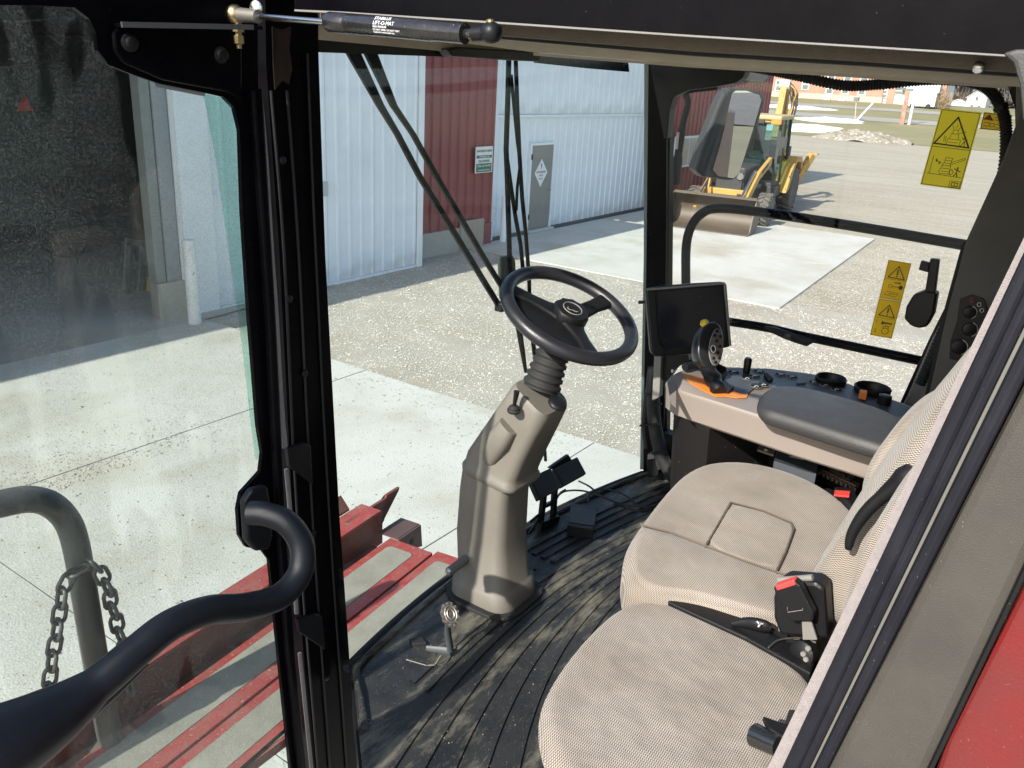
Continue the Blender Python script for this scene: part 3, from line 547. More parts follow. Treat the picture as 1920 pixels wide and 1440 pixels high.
# posts on the lawn
po = thing('sign_posts', 'rust red plank and pale pipe standing together on the lawn', 'post', (100, 19.2, .8)); c = P(1693, 246, 'x', 100)
G().bar(V(100,c.y + .25,c.z - .5), V(100,c.y + .3,c.z + 4.0), .42, .2, (1,0,0)).build('plank', M('rusty plank', (.30,.13,.08), .8, c2=(.4,.36,.32), scale=3), po)
G().lathe([(.16,0), (.16,5.9)], (100,c.y - .45,c.z - .5), n=12).build('pipe', M('pale pipe', (.48,.50,.52), .5), po)
st = tag(G().bar(P(1604,228,'x',99), P(1637,193,'x',99), .14, .14).build('marker_stake', m_bwhite), 'white stake leaning over on the lawn', 'stake')
mb = thing('mailbox_post', 'thin pole with a small box beside the leaning stake', 'post', (99, 25, .8)); a = P(1603,226,'x',99.6); b = P(1606,186,'x',99.6)
G().bar(a, b, .07, .07).build('pole', m_stone, mb); G().box(b, (.4,.5,.4)).build('box', m_pane, mb)
# small white shed behind the machine (shows in the wing mirror)
ms = thing('small_white_shed', 'small white gabled shed reflected in the wing mirror', 'shed', (14, -62, 0)); 
def mirror_shed(x, y):
    G().prism([V(x - 2,y,0), V(x + 2,y,0), V(x + 2,y,3.6), V(x,y,5.4), V(x - 2,y,3.6)], (0,-5,0)).build('wall', m_bwhite, ms); G().prism([V(x - .7,y + .02,0), V(x + .7,y + .02,0), V(x + .7,y + .02,2.3), V(x - .7,y + .02,2.3)], (0,.05,0)).build('door', m_wtrim, ms)
mirror_shed(9, -85)
struct(sheet('farm_lane', [(-200,-44), (200,-44), (200,-37), (-200,-37)], .0, g_road)); struct(sheet('verge', [(-200,-30.01), (200,-30.01), (200,-36.9), (-200,-36.9)], -.003, g_lawn))
struct(mound('ridge', 30, -420, 400, 60, 14, m_wood, 12, base=0, rough=.1))
# ================================================================ backhoe loader
m_by = M('faded yellow paint', (.45,.265,.055), .55, c2=(.35,.215,.065), scale=3, amt=.8, speck=((.10,.08,.06), 9, .66)); m_bd = M('machine black', (.030,.030,.032), .6)
m_bkt = M('worn bucket steel', (.080,.063,.046), .55, .15, c2=(.125,.10,.076), scale=2.2, bump=.2, bscale=12, stretch=(1,.35,1)); m_tyre = M('dusty tyre', (.075,.070,.064), .9, c2=(.17,.155,.135), scale=6)
m_bglass = glass('backhoe cab glass', (.66,.80,.78), .04)
YA = math.radians(7.0); BO = V(21.05, 8.33, .03)
def B(b, l, z): return BO + V(b*math.cos(YA) - l*math.sin(YA), b*math.sin(YA) + l*math.cos(YA), z)
BX, BY = V(math.cos(YA), math.sin(YA), 0), V(-math.sin(YA), math.cos(YA), 0); BR = Matrix((BX, BY, V(0,0,1))).transposed()
bh = thing('backhoe_loader', 'yellow backhoe loader parked with its wide steel bucket on the ground', 'backhoe', BO)
def bb(name, b, l, z, sx, sy, sz, mat, parent=bh, bevel=.015): return G().box(B(b, l, z), (sx, sy, sz), BR).build(name, mat, parent, bevel=bevel)
# bucket: curved shell with side plates and cutting edge
prof = [(0,.0), (.55,.0), (.80,.05), (.95,.20), (1.0,.42), (.93,.64), (.75,.80), (.55,.86), (.52,.88)]
prof2 = [(p[0] - .0, p[1]) for p in prof]; Wb = 1.1
ins = [(.02,.03), (.54,.03), (.77,.08), (.915,.22), (.965,.42), (.90,.62), (.735,.77), (.55,.83), (.50,.85)]
# the shell faces the camera with its closed back turned away: drawn open side forward (-b)
ring = [(b, z) for b, z in prof] + [(b, z) for b, z in ins[::-1]]
bk_ = G().prism([B(b, -Wb, z) for b, z in ring], BY*2*Wb).build('bucket', m_bkt, bh, smooth=40)
for l in (-Wb - .025, Wb): G().prism([B(b, l, z) for b, z in prof + [(.40,.80), (.10,.10)]], BY*.025).build('side_plate', m_bkt, bk_)
bb('cutting_edge', .05, 0, .02, .22, 2.24, .03, m_bkt, bk_, .004)
bb('spill_guard', .53, 0, .885, .05, 2.2, .05, m_bkt, bk_, .004)
# chassis, hood
bb('chassis', 3.9, 0, .62, 4.6, .62, .34, m_bd); bb('front_axle', 2.25, 0, .42, .22, 1.7, .2, m_bd)
bb('hood', 2.75, 0, 1.15, 1.7, .80, .75, m_bd, bevel=.05); bb('grille', 1.86, 0, 1.05, .06, .72, .7, m_bd); bb('bumper', 1.75, 0, .70, .14, .9, .22, m_by)
def wheel(b, l, r, wd, parent=bh):
    n = 28; c = B(b, l, r); ax = BY
    t = G().lathe([(r*.56,-wd*.42), (r*.80,-wd*.5), (r*.95,-wd*.42), (r,-wd*.3), (r,wd*.3), (r*.95,wd*.42), (r*.80,wd*.5), (r*.56,wd*.42)], c, ax, n).build('wheel', m_tyre, parent, smooth=35)
    for k in range(18):
        a = k/18*2*math.pi
        for s in (-1, 1):
            u = V(0,0,1)*math.cos(a + s*.08) + BX*math.sin(a + s*.08); w_ = u.cross(BY)
            G().box(c + u*(r + .012) + BY*s*wd*.24, (.055, wd*.46, .06), Matrix((w_, (BY + w_*s*.5).normalized(), u)).transposed()).build('lug', m_tyre, t)
    G().lathe([(r*.57,-wd*.40), (r*.50,-wd*.30), (r*.22,-wd*.24), (r*.18,-wd*.32), (.02,-wd*.32)], c, ax, 18).build('rim', m_by, t, smooth=40)
wheel(2.25, -.98, .42, .36); wheel(2.25, .98, .42, .36); wheel(6.15, -.82, .68, .46); wheel(6.15, .82, .68, .46)
# loader arms and linkage
for l in (-.62, .62):
    a = G()
    for p, q, hh in (((3.85,1.62),(2.5,1.28),.22), ((2.5,1.28),(1.25,.62),.24), ((1.25,.62),(.98,.40),.2)): a.bar(B(p[0], l, p[1]), B(q[0], l, q[1]), .10, hh)
    a.build('loader_arm', m_by, bh, bevel=.01)
    G().bar(B(3.3,l*.86,.95), B(2.1,l*.86,.98), .09, .09).build('lift_cylinder', m_bd, bh); G().bar(B(2.35,l*.9,1.42), B(1.05,l*.9,.78), .06, .06).build('tilt_link', m_chrome, bh)
bb('cross_tube', 1.75, 0, .86, .16, 1.3, .16, m_by)
G().tube([B(1.55,.42,.62), B(1.4,.44,.98), B(1.55,.46,1.22), B(1.8,.5,1.15), B(1.9,.52,.9)], .025, 8).build('guard_bar', m_by, bh, smooth=50)
# cab
CB0, CB1, CW, CZ0, CZ1 = 4.15, 5.75, .74, .95, 2.74
def post(b0, l0, z0, b1, l1, z1, w_=.075): return G().bar(B(b0,l0,z0), B(b1,l1,z1), w_, w_).build('cab_post', m_bd, bh)
for l in (-CW, CW): post(CB0 - .12, l, CZ0, CB0 + .12, l*.92, CZ1); post(CB1, l, CZ0, CB1 - .08, l*.92, CZ1); post(4.95, l, CZ0, 4.98, l*.92, CZ1, .05)
bb('cab_floor', 4.95, 0, .92, 1.75, 1.5, .12, m_bd); bb('cab_roof', 4.9, 0, 2.80, 1.95, 1.5, .13, M('tan cab roof', (.44,.33,.16), .5), bevel=.04); bb('visor_strip', 4.02, 0, 2.70, .05, 1.35, .08, m_by)
bb('beacon', 4.0, -.60, 2.70, .12, .28, .15, m_orange); bb('work_light', 3.98, -.12, 2.68, .1, .3, .12, m_bd); bb('console', 4.35, 0, 1.3, .4, .6, .6, m_bd); bb('driver_seat', 5.2, 0, 1.35, .5, .5, .12, m_bd); bb('seat_back', 5.42, 0, 1.75, .12, .48, .7, m_bd)
for pts in ([(CB0 - .1,-CW + .04,CZ0 + .1), (CB0 - .1,CW - .04,CZ0 + .1), (CB0 + .12,CW*.9,CZ1 - .02), (CB0 + .12,-CW*.9,CZ1 - .02)],):
    G().prism([B(*p) for p in pts], BX*.01).build('windscreen', m_bglass, bh)
for l, s in ((-CW, -1), (CW, 1)): G().prism([B(CB0 - .05,l,CZ0 + .1), B(CB1,l,CZ0 + .1), B(CB1 - .08,l*.92,CZ1), B(CB0 + .15,l*.92,CZ1)], BY*.01*s).build('side_window', m_bglass, bh)
G().prism([B(CB1,-CW + .04,CZ0 + .3), B(CB1,CW - .04,CZ0 + .3), B(CB1 - .08,CW*.9,CZ1), B(CB1 - .08,-CW*.9,CZ1)], BX*.01).build('rear_window', m_bglass, bh)
for l in (-.68, .68): G().bar(B(3.4,l,1.55), B(2.7,l,1.37), .004, .10).build('arm_decal', m_ink, bh)
G().lathe([(.17,0), (.18,.01), (.17,.02)], B(4.55,0,1.72), V(-.5,0,.86), 16).build('steering_wheel', m_bd, bh); bb('step', 4.6, -.86, .55, .5, .18, .05, m_bd); bb('fuel_tank', 4.4, -.72, .72, .8, .25, .35, m_bd, bevel=.04)
for l in (-.42, .42): G().lathe([(.09,0), (.1,.03), (.08,.06)], B(1.84,l*.7,1.28), -BX, 14).build('headlight', M('lamp lens', (.16,.16,.15), .2), bh)
G().tube([B(2.35,-.1,1.5), B(2.35,-.1,2.05)], .045, 10).build('exhaust', m_bd, bh); G().prism([B(4.0,-.78,2.0), B(4.0,-.98,2.0), B(4.0,-.98,2.3), B(4.0,-.78,2.3)], BX*.03).build('mirror', m_bd, bh)
for k in range(4): G().tube(spline([B(3.0,-.45 + .06*k,1.2), B(2.3,-.52 + .05*k,1.05 + .05*k), B(1.7,-.5 + .06*k,.85), B(1.3,-.4,.75)], 5), .016, 6).build('hose', m_bd, bh, smooth=60)
# fenders, rear frame, stabilisers, boom
for s in (-1, 1):
    G().prism([B(4.75,s*.62,.66), B(5.15,s*.62,.72), B(5.55,s*.62,1.22), B(5.95,s*.62,1.50), B(6.6,s*.62,1.46), B(6.85,s*.62,1.20), B(7.0,s*.62,1.30), B(6.7,s*.62,1.62), B(5.85,s*.62,1.66), B(5.35,s*.62,1.36)], BY*s*.42).build('fender', m_by, bh, bevel=.01)
    G().bar(B(7.1,s*.85,.75), B(7.75,s*1.15,1.62), .16, .24).build('stabiliser', m_by, bh, bevel=.01); bb('stabiliser_pad', 7.8, s*1.18, 1.66, .3, .3, .06, m_by)
bb('rear_box', 6.75, -.1, 1.62, .5, 1.0, .55, m_bd); bb('swing_frame', 7.2, 0, .75, .3, 1.9, .5, m_by)
bo_ = G()
for p, q, hh in (((7.35,.7),(7.15,2.1),.34), ((7.15,2.1),(7.45,3.65),.28)): bo_.bar(B(p[0],0,p[1]), B(q[0],0,q[1]), .2, hh, BX)
bo_ = bo_.build('boom', m_by, bh, bevel=.01)
G().bar(B(7.6,-.05,3.70), B(8.05,-.05,1.7), .17, .26, BX).build('dipper', m_by, bh, bevel=.01); G().bar(B(7.35,0,1.9), B(7.62,0,3.3), .12, .12).build('boom_cylinder', m_bd, bh)
G().lathe([(.05,-.16), (.16,-.16), (.16,.16), (.05,.16)], B(7.5,0,3.72), BY, 16).build('pivot', M('pale knuckle', (.55,.55,.5), .5), bh)
G().prism([B(7.9,-.3,1.3), B(8.4,-.3,1.2), B(8.5,-.3,1.75), B(8.05,-.3,1.9)], BY*.6).build('digging_bucket', m_bkt, bh)
for k in range(7):
    q = rng.uniform(-1, 1, 6); pts = [B(7.25 + .1*q[0], -.25 - .1*q[1], 2.2), B(7.1 + .12*q[2], -.42 - .12*q[3], 2.9), B(7.3 + .1*q[4], -.40 - .1*q[5], 3.5), B(7.5, -.12, 3.72 + .05*q[0]), B(7.75, -.36 - .1*q[2], 3.1)]
    G().tube(spline(pts, 5), .022, 6).build('hose', m_bd if k % 3 else m_by, bh, smooth=60)
# ================================================================ combine cab: frame, glass, floor
cab = thing('combine_cab', 'black framed harvester cab seen through its open left doorway', 'cab', (2.0, .6, FL))
gl_ws = glass('windshield glass', (.945,.975,.96), .018, dust=.012, base_dust=.002, dustcol=(.6,.6,.57)); gl_rw = glass('right window glass', (.985,.99,.975), .03)
gl_door = glass('door glass', (.91,.948,.92), .045, dust=.13, base_dust=.05, smear=True, dustcol=(.50,.50,.45))
gl_green = glass('green glass edge', (.74,.90,.855), .05)
# door jamb and front left post
slab('corner_post', [(553,-70), (596,-70), (597,97), (610,480), (636,960), (673,1490), (626,1490), (598,960), (572,480), (556,97)], 'y', 1.355, (0,.05,0), m_black, cab)
slab('hinge_jamb', [(496,-70), (560,-70), (562,120), (577,480), (601,960), (634,1490), (590,1490), (548,960), (524,480), (499,120)], 'y', 1.335, (0,.05,0), m_black, cab)
slab('rusty_plate', [(509,50), (530,56), (544,50), (541,90), (546,130), (540,158), (528,150), (514,168), (511,120)], 'y', 1.333, (0,-.003,0), m_blackrust, cab)
for (a, b, c, d) in (((533,838),(562,828),(576,832),(580,905)), ((552,1158),(585,1148),(598,1152),(604,1215))):
    br = G().prism(PP([a, b, c, d, (a[0] + 4, d[1] - 32)], 'y', 1.327), (0,-.012,0)).build('hinge_leaf', m_plastic, cab, bevel=.002)
ss = [P(488,170,'y',1.327), P(498,300,'y',1.327), P(508,480,'y',1.327), P(516,600,'y',1.327), P(526,760,'y',1.327), P(533,838,'y',1.327)]
G().tube(spline(ss, 5), [.0035 + .004*min(1, i/12) for i in range(26)], 8).build('jamb_seal', m_fuzz, cab, smooth=60)
ss = [P(537,880,'y',1.327), P(544,960,'y',1.327), P(553,1097,'y',1.327), P(556,1150,'y',1.327)]; G().tube(spline(ss, 5), .005, 8).build('jamb_seal', m_fuzz, cab, smooth=60)
ss = [P(562,1225,'y',1.327), P(578,1380,'y',1.327), P(588,1480,'y',1.327)]; G().tube(spline(ss, 5), .005, 8).build('jamb_seal', m_fuzz, cab, smooth=60)
for px, py in ((528,300), (541,560), (570,700), (586,1000), (612,1270)): G().lathe([(.008,0), (.008,.004), (.004,.007)], P(px,py,'y',1.331), (0,-1,0), 10).build('bolt', m_plastic, cab, smooth=40)
for a_ in (((508,170), (533,480), (557,960), (596,1440)), ((538,170), (560,480), (585,960), (618,1440))):
    G().tube(spline([P(*q, 'y', 1.332) for q in a_], 5), .0032, 6).build('seal_ridge', m_rubber, cab, smooth=60)
G().tube(spline([P(*q, 'y', 1.352) for q in ((576,100), (592,480), (617,960), (650,1440))], 5), .003, 6).build('seal_ridge', m_rubber, cab, smooth=60)
G().tube([P(486,-20,'y',1.315), P(556,-30,'y',1.315)], .01, 6).build('drip_rail', m_black, cab)
# header over the doorway
slab('roof_edge', [(552,-90), (2080,-120), (2080,118), (1905,103), (1600,84), (1280,64), (900,38), (640,21), (552,17)], 'x', 1.13, (.09,0,0), m_black, cab)
slab('roof_edge_lip', [(552,17.5), (640,21.5), (900,38.5), (1280,64.5), (1600,84.5), (1905,103.5), (1905,107), (1600,88), (1280,68), (900,42), (640,25), (552,21)], 'x', 1.128, (.02,0,0), m_trim2, cab)
slab('foam_seal', [(600,20), (900,34), (1280,60), (1600,80), (1990,108), (1990,146), (1900,135), (1600,113), (1280,94), (940,67), (600,44)], 'x', 1.235, (.05,0,0), m_brownseal, cab)
slab('header_seal', [(930,64), (1280,92), (1600,111), (1900,133), (1990,144), (1990,152), (1900,143), (1600,122), (1280,103), (930,72)], 'x', 1.30, (.04,0,0), m_rubber, cab)
slab('lining_edge', [(640,47), (1000,76), (1280,101), (1600,121), (1990,150), (1990,166), (1890,161), (1600,139), (1280,120), (1000,98), (640,50)], 'x', 1.42, (.03,0,0), m_liner, cab)
slab('lining_lip', [(1000,98.5), (1280,120.5), (1600,139.5), (1890,161.5), (1890,166), (1600,145), (1280,125), (1000,104)], 'x', 1.50, (.04,0,0), m_liner, cab)
# roof lining and outer roof
G().box((2.05,.62,3.722), (1.55,1.50,.03)).build('roof_lining', m_liner, cab)
G().prism([V(1.14,-.25,3.80), V(2.95,-.25,3.80), V(2.95,1.50,3.80), V(2.6,1.64,3.80), V(1.5,1.64,3.80), V(1.14,1.45,3.80)], (0,0,.16)).build('roof_shell', m_black, cab, bevel=.03)
G().prism([V(1.24,1.36,3.645), V(1.24,1.36,3.79), V(2.86,1.36,3.79), V(2.86,1.36,3.69), V(2.25,1.36,3.668), V(1.75,1.36,3.643)], (0,.015,0)).build('lining_panel', m_liner, cab)
slab('windshield_header', [(596,70), (700,80), (820,92), (1012,102), (1012,112), (820,106), (596,98)], 'y', 1.38, (0,.05,0), m_plastic, cab)
slab('visor_housing', [(838,92), (862,88), (1010,97), (1012,116), (930,112), (850,106)], 'y', 1.34, (0,.035,0), m_plastic, cab, bevel=.004)
slab('sun_visor', [(1008,100), (1178,116), (1180,135), (1100,128), (1006,118)], 'y', 1.42, (0,.01,0), M('smoked visor', (.02,.028,.03), .25), cab)
slab('grip_pad', [(735,66), (848,76), (838,80), (742,72)], 'y', 1.30, (0,.03,0), m_rubber, cab)
# curved windshield
def ws_pt(s, t):
    x = 1.27 + s*1.56; q = (x - 2.05)/.78; yb = 1.285 - .035*q + .095*(1 - q*q); yt = yb + .135
    return V(x, yb + (yt - yb)*t + .012*math.sin(math.pi*t), 2.13 + t*1.53)
outer = [[ws_pt(i/24, j/10) for i in range(25)] for j in range(11)]; inner = [[p + V(0,-.006,0) for p in r] for r in outer]
g = G().grid(outer); g.grid(inner); ws_o = g.build('windshield', gl_ws, cab, smooth=60)
G().tube([ws_pt(i/24, 0) + V(0,-.004,.004) for i in range(25)], .013, 8).build('windshield_seal', m_rubber, cab, smooth=60)
# front right post and right window
slab('corner_post', [(1216,108), (1250,108), (1250,240), (1248,540), (1246,700), (1243,890), (1206,895), (1208,700), (1212,480)], 'x', 2.83, (.06,0,0), m_black, cab)
slab('post_glass_edge', [(1208,120), (1216,116), (1212,480), (1208,700), (1206,880), (1200,880), (1203,700), (1207,480)], 'x', 2.828, (.012,0,0), M('dark glass edge', (.10,.13,.13), .3), cab)
slab('post_head', [(1214,104), (1402,126), (1392,146), (1378,156), (1340,163), (1290,169), (1262,182), (1255,205), (1250,260), (1244,260)], 'x', 2.815, (.05,0,0), m_plastic, cab, bevel=.004)
slab('side_window', [(1247,150), (1262,125), (1400,128), (1893,160), (1908,190), (1912,250), (1860,420), (1790,545), (1692,745), (1610,905), (1252,905)], 'x', 2.862, (.005,0,0), gl_rw, cab)
G().tube(spline(PP([(1250,905), (1247,700), (1250,500), (1253,250), (1262,185), (1290,171), (1345,164)], 'x', 2.85), 5), .008, 8).build('window_seal', m_rubber, cab, smooth=60)
slab('window_frame', [(1868,150), (1890,165), (1903,200), (1904,250), (1880,350), (1830,470), (1780,560), (1740,640), (1690,750), (1640,850), (1660,850), (1705,752), (1752,650), (1795,570), (1846,475), (1897,350), (1918,250), (1918,190), (1905,150)], 'x', 2.845, (.03,0,0), m_plastic, cab)
# rear corner trim with the dials
slab('corner_trim', [(1905,140), (2100,150), (2100,980), (1600,980), (1668,800), (1700,745), (1745,640), (1790,552), (1828,470), (1880,345), (1904,240)], 'x', 2.80, (.05,0,0), m_trim2, cab, bevel=.006)
slab('rear_panel', [(1812,450), (1880,300), (1935,150), (2100,150), (2100,990), (1700,990), (1742,740), (1775,590)], 'x', 2.68, (.05,0,0), m_dktrim, cab, bevel=.006)
slab('groove', [(1803,460), (1811,452), (1776,590), (1744,738), (1700,985), (1690,985), (1735,738), (1768,588)], 'x', 2.76, (.03,0,0), m_rubber, cab)
dp = slab('dial_plate', [(1800,560), (1822,552), (1845,560), (1853,585), (1838,640), (1812,680), (1780,672), (1782,640), (1795,600)], 'x', 2.676, (-.004,0,0), m_plastic, cab, bevel=.001)
for px, py, r in ((1818,585,.018), (1818,617,.020), (1798,650,.022)):
    c = P(px,py,'x',2.67); k = G().lathe([(r,0), (r*.92,.012), (r*.6,.014)], c, (-1,-.2,.1), 18).build('dial', m_plastic, dp, smooth=40); G().tube([c + V(-.004, r*1.05*math.cos(a), r*1.05*math.sin(a)) for a in np.linspace(1.8, 4.2, 12)], .0012, 5).build('dial_mark', m_white, dp)
for px, py, mt in ((1823,563,m_redpl), (1836,571,m_white), (1841,582,m_white)): c = P(px,py,'x',2.667); G().tube([c + V(0,.005*math.cos(a), .006*math.sin(a)) for a in np.linspace(0, 6.2, 8)], .001, 4).build('dial_mark', mt, dp)
# window latch
la = thing('window_latch', 'black window latch with an upright handle on the right window', 'latch', P(1725,600,'x',2.80))
slab('handle', [(1744,485), (1761,487), (1753,550), (1734,547)], 'x', 2.74, (.025,0,0), m_plastic, la, bevel=.003); slab('thumb_tab', [(1727,489), (1743,493), (1740,511), (1722,506)], 'x', 2.742, (.02,0,0), m_plastic, la, bevel=.002)
slab('body', [(1712,553), (1735,545), (1757,550), (1750,590), (1738,613), (1722,616), (1707,611), (1695,598), (1699,575)], 'x', 2.75, (.05,0,0), m_plastic, la, bevel=.006)
# corrugated hose along the window edge
hp = spline(PP([(1385,122), (1440,131), (1500,143), (1580,160), (1650,158), (1730,150), (1800,151), (1846,163), (1872,192), (1886,240), (1880,330), (1842,440), (1800,540), (1760,640), (1725,720)], 'x', 2.80), 40)
hr = thing('cable_conduit', 'black corrugated conduit running round the right window', 'conduit', hp[0])
G().tube(hp, [.0165 if i % 3 else .0135 for i in range(len(hp))], 10).build('sleeve', m_rubber, hr)
for i in (330, 470, 505): G().tube([hp[i] + (hp[i+1] - hp[i]).normalized()*q for q in (-.006, .006)], .020, 10).build('clip', m_plastic, hr)
# rear wall, floor pan
G().box((2.0,-.03,2.93), (1.72,.05,1.56)).build('back_wall', m_dktrim, cab)
pts = [V(.94,-.05,FL - .06), V(.985,.985,FL - .06), V(1.052,1.058,0), V(1.13,1.147,0), V(1.205,1.232,0)] + [ws_pt(i/12, 0) + V(0,-.012,0) for i in range(13)] + [V(2.84,1.22,0), V(2.84,-.05,0)]
G().prism([V(p.x, p.y, FL - .08) for p in pts], (0,0,.07)).build('floor_pan', m_plastic, cab)
G().box((.905,.50,FL - .06), (.06,1.10,.12)).build('door_sill', m_black, cab)
G().box((2.835,.55,FL + .09), (.05,1.25,.2)).build('side_sill', m_plastic, cab)
# ---------------- rubber floor mat with moulded ribs
def mat_mat():
    m = M('dusty rubber mat', (.009,.0105,.012), .52, spec=.5, c2=(.028,.028,.026), scale=9, amt=.9, bump=.5, bscale=260, speck=((.26,.24,.17), 300, .69)); N, L = nodes(m); b = N['Principled BSDF']
    src = b.inputs['Base Color'].links[0].from_socket; tc = [n for n in N if n.type == 'TEX_COORD'][0]
    mp = N.new('ShaderNodeMapping'); mp.inputs['Rotation'].default_value = (0,0,math.radians(-8)); mp.inputs['Scale'].default_value = (2.6, 9, 1); L.new(tc.outputs['Object'], mp.inputs[0])
    n = N.new('ShaderNodeTexNoise'); n.inputs['Scale'].default_value = 1.5; n.inputs['Detail'].default_value = 6; n.inputs['Roughness'].default_value = .7; L.new(mp.outputs[0], n.inputs['Vector'])
    r = N.new('ShaderNodeMapRange'); r.inputs[1].default_value = .50; r.inputs[2].default_value = .68; r.inputs[4].default_value = .8; L.new(n.outputs[0], r.inputs[0])
    x = N.new('ShaderNodeMix'); x.data_type = 'RGBA'; x.inputs[7].default_value = (.178,.164,.120,1); L.new(src, x.inputs[6]); L.new(r.outputs[0], x.inputs[0]); L.new(x.outputs[2], b.inputs['Base Color']); return m
m_mat = mat_mat(); fm = thing('floor_mat', 'dusty black ribbed rubber floor mat in front of the seats', 'floor mat', (1.9, .8, FL))
G().prism([V(p.x, p.y - .01, FL - .006) for p in pts], (0,0,.006)).build('sheet', m_mat, fm)
def rib_y(x, d): return 1.10 - d - (.20 + .15*max(-.5, min(1.2, d/.18)))*(x - (1.7 + .3*max(-.3, min(1, d/.18))))**2
def base_y(x): q = (x - 2.05)/.78; return 1.285 - .035*q + .095*(1 - q*q)
for k in range(22):
    d = -.19 + k*.035; path = [V(.97 + i*.05, rib_y(.97 + i*.05, d), FL) for i in range(38)]
    path = [p for p in path if -.02 < p.y < base_y(p.x) - .05 and p.y < 1.232 - (1.205 - p.x)*1.12 - .02 + (9 if p.x > 1.25 else 0)]
    if d < .02: path = [p for p in path if p.x > 1.98] if d < -.05 else [p for p in path if p.x > 1.3]
    if len(path) < 4: continue
    for off in (0,):
        g = G(); rows = []
        for i, p in enumerate(path): q = V(p.x, p.y - off, FL); rows.append([q + V(0,.0100,-.001), q + V(0,.0080,.0055), q + V(0,-.0080,.0055), q + V(0,-.0100,-.001)])
        g.grid(rows).build('rib', m_mat, fm, smooth=30)
def on_mat():
    x = rng.uniform(1.05, 2.4); y = rng.uniform(.5, 1.3)
    return None if y > base_y(x) - .06 or y > 1.2 - (1.205 - x)*1.12 and x < 1.25 else (x, y, FL + .002)
stones('floor_crumbs', 300, on_mat, .0015, M('straw crumbs', (.28,.25,.17), .9, c2=(.2,.17,.11), scale=60, amt=1))
rp = [V(p.x, p.y - .03, FL + .004) for p in pts[3:18]]; G().tube(spline(rp, 3), .010, 6).build('lip', m_mat, fm, smooth=60)
slab('foot_pad', [(760,1235), (790,1195), (855,1215), (835,1250)], 'z', FL + .001, (0,0,.004), m_mat, fm)
G().ribbon(PP([(762,1237), (800,1248), (815,1247), (826,1230)], 'z', FL + .006), .003, (0,0,1), .001).build('pad_edge', m_grip, fm)
# ---------------- B pillar beside the photographer
bp_ = thing('door_pillar', 'rear door pillar with fuzzy seal, dark rubber and grey brown trim', 'pillar', (1.0, .1, 2.6))
def edge(x0, y0, x1, y1, py): return x0 + (x1 - x0)*(py - y0)/(y1 - y0)
def strip(name, la_, lb_, x, dx, mat, bevel=0, bow=0):
    """band of the pillar between two straight edges, each given by its x at y=1440 and at y=960"""
    ys = [-150, 300, 700, 1000, 1300, 1600, 1900]
    pts_ = [(edge(la_[0],1440,la_[1],960,y), y) for y in ys] + [(edge(lb_[0],1440,lb_[1],960,y), y) for y in ys[::-1]]
    return G().prism(PP(pts_, 'x', x), (dx,0,0)).build(name, mat, bp_, bevel=bevel)
strip('fuzzy_seal', (1439,1671), (1470,1694), 1.02, .03, m_fuzz, .008)
strip('door_rubber', (1466,1691), (1503,1729), 1.00, .05, m_bluerub, .006); strip('door_rubber', (1498,1724), (1520,1752), .995, .05, m_bluerub, .007)
strip('clip_strip', (1519,1752), (1525,1760), 1.0, .03, M('pale clip strip', (.12,.115,.10), .6, c2=(.08,.075,.07), scale=30), .001); strip('door_rubber', (1526,1761), (1553,1796), .992, .05, m_bluerub, .008)
strip('pillar_trim', (1550,1797), (1745,1973), 1.0, .04, m_trimtan, .012); strip('pillar_edge', (1742,1970), (1752,1982), .997, .022, m_plastic, .004)
strip('pillar_core', (1500,1730), (1640,1880), 1.06, .06, m_plastic)
# head of the pillar where it meets the roof edge
G().prism(PP([(1878,100), (1900,118), (1912,160), (1918,230), (1985,230), (2100,90), (1985,90), (1905,92)], 'x', 1.0), (.08,0,0)).build('pillar_head', M('grey pillar cap', (.045,.043,.040), .6, bump=.4, bscale=300), bp_, bevel=.004)
G().lathe([(.008,0), (.007,.004), (.003,.006)], P(1836,126,'x',1.22), (-1,0,0), 12).build('screw', m_chrome, bp_, smooth=40)
# red body of the combine behind the cab
bd = thing('combine_harvester', 'red sheet metal side of the harvester at the right edge behind the pillar', 'harvester', (2, -1.5, 1))
G().prism([V(1.10,-.10,1.0), V(3.1,-.10,1.0), V(3.1,-.10,3.55), V(1.10,-.10,3.55)], (0,-4.5,0)).build('body_panel', m_red, bd, bevel=.03)
G().prism(PP([(1748,1470), (1775,1385), (1985,970), (2300,970), (2300,1600), (1748,1600)], 'x', 1.022), (.04,0,0)).build('side_panel', m_red, bd, bevel=.006)
# ================================================================ open cab door
DY = 1.32
door = thing('cab_door', 'open glass cab door with black border and dusty pane at the left', 'door', (1.05, DY, FL))
inner_edge = [(-380,8), (60,10), (140,14), (168,36), (180,62), (184,95), (204,122), (250,140), (300,157), (385,174), (420,182), (440,203), (450,245), (455,400), (468,600), (484,800), (492,850), (488,885), (470,905), (452,925), (446,955), (449,1005), (462,1026), (490,1030), (505,1050), (512,1120), (528,1280), (550,1490)]
slab('pane', [(-420,-60), (470,-60), (478,300), (505,900), (535,1300), (558,1500), (-420,1500)], 'y', DY + .012, (0,.005,0), gl_door, door)
slab('border', inner_edge + [(574,1490), (545,1230), (526,960), (508,600), (496,400), (484,160), (482,-70), (-380,-70)], 'y', DY, (0,.010,0), m_black, door)
slab('edge_rail', [(462,165), (482,165), (496,400), (508,600), (526,960), (545,1230), (574,1490), (560,1490), (532,1230), (512,960), (494,600), (480,400)], 'y', DY - .002, (0,-.018,0), m_black, door, bevel=.005)
slab('curved_glass_edge', [(384,176), (420,184), (438,205), (448,246), (453,400), (466,600), (482,800), (489,850), (482,862), (474,800), (456,640), (433,480), (408,300), (392,210)], 'y', DY + .03, (0,.006,0), gl_green, door)
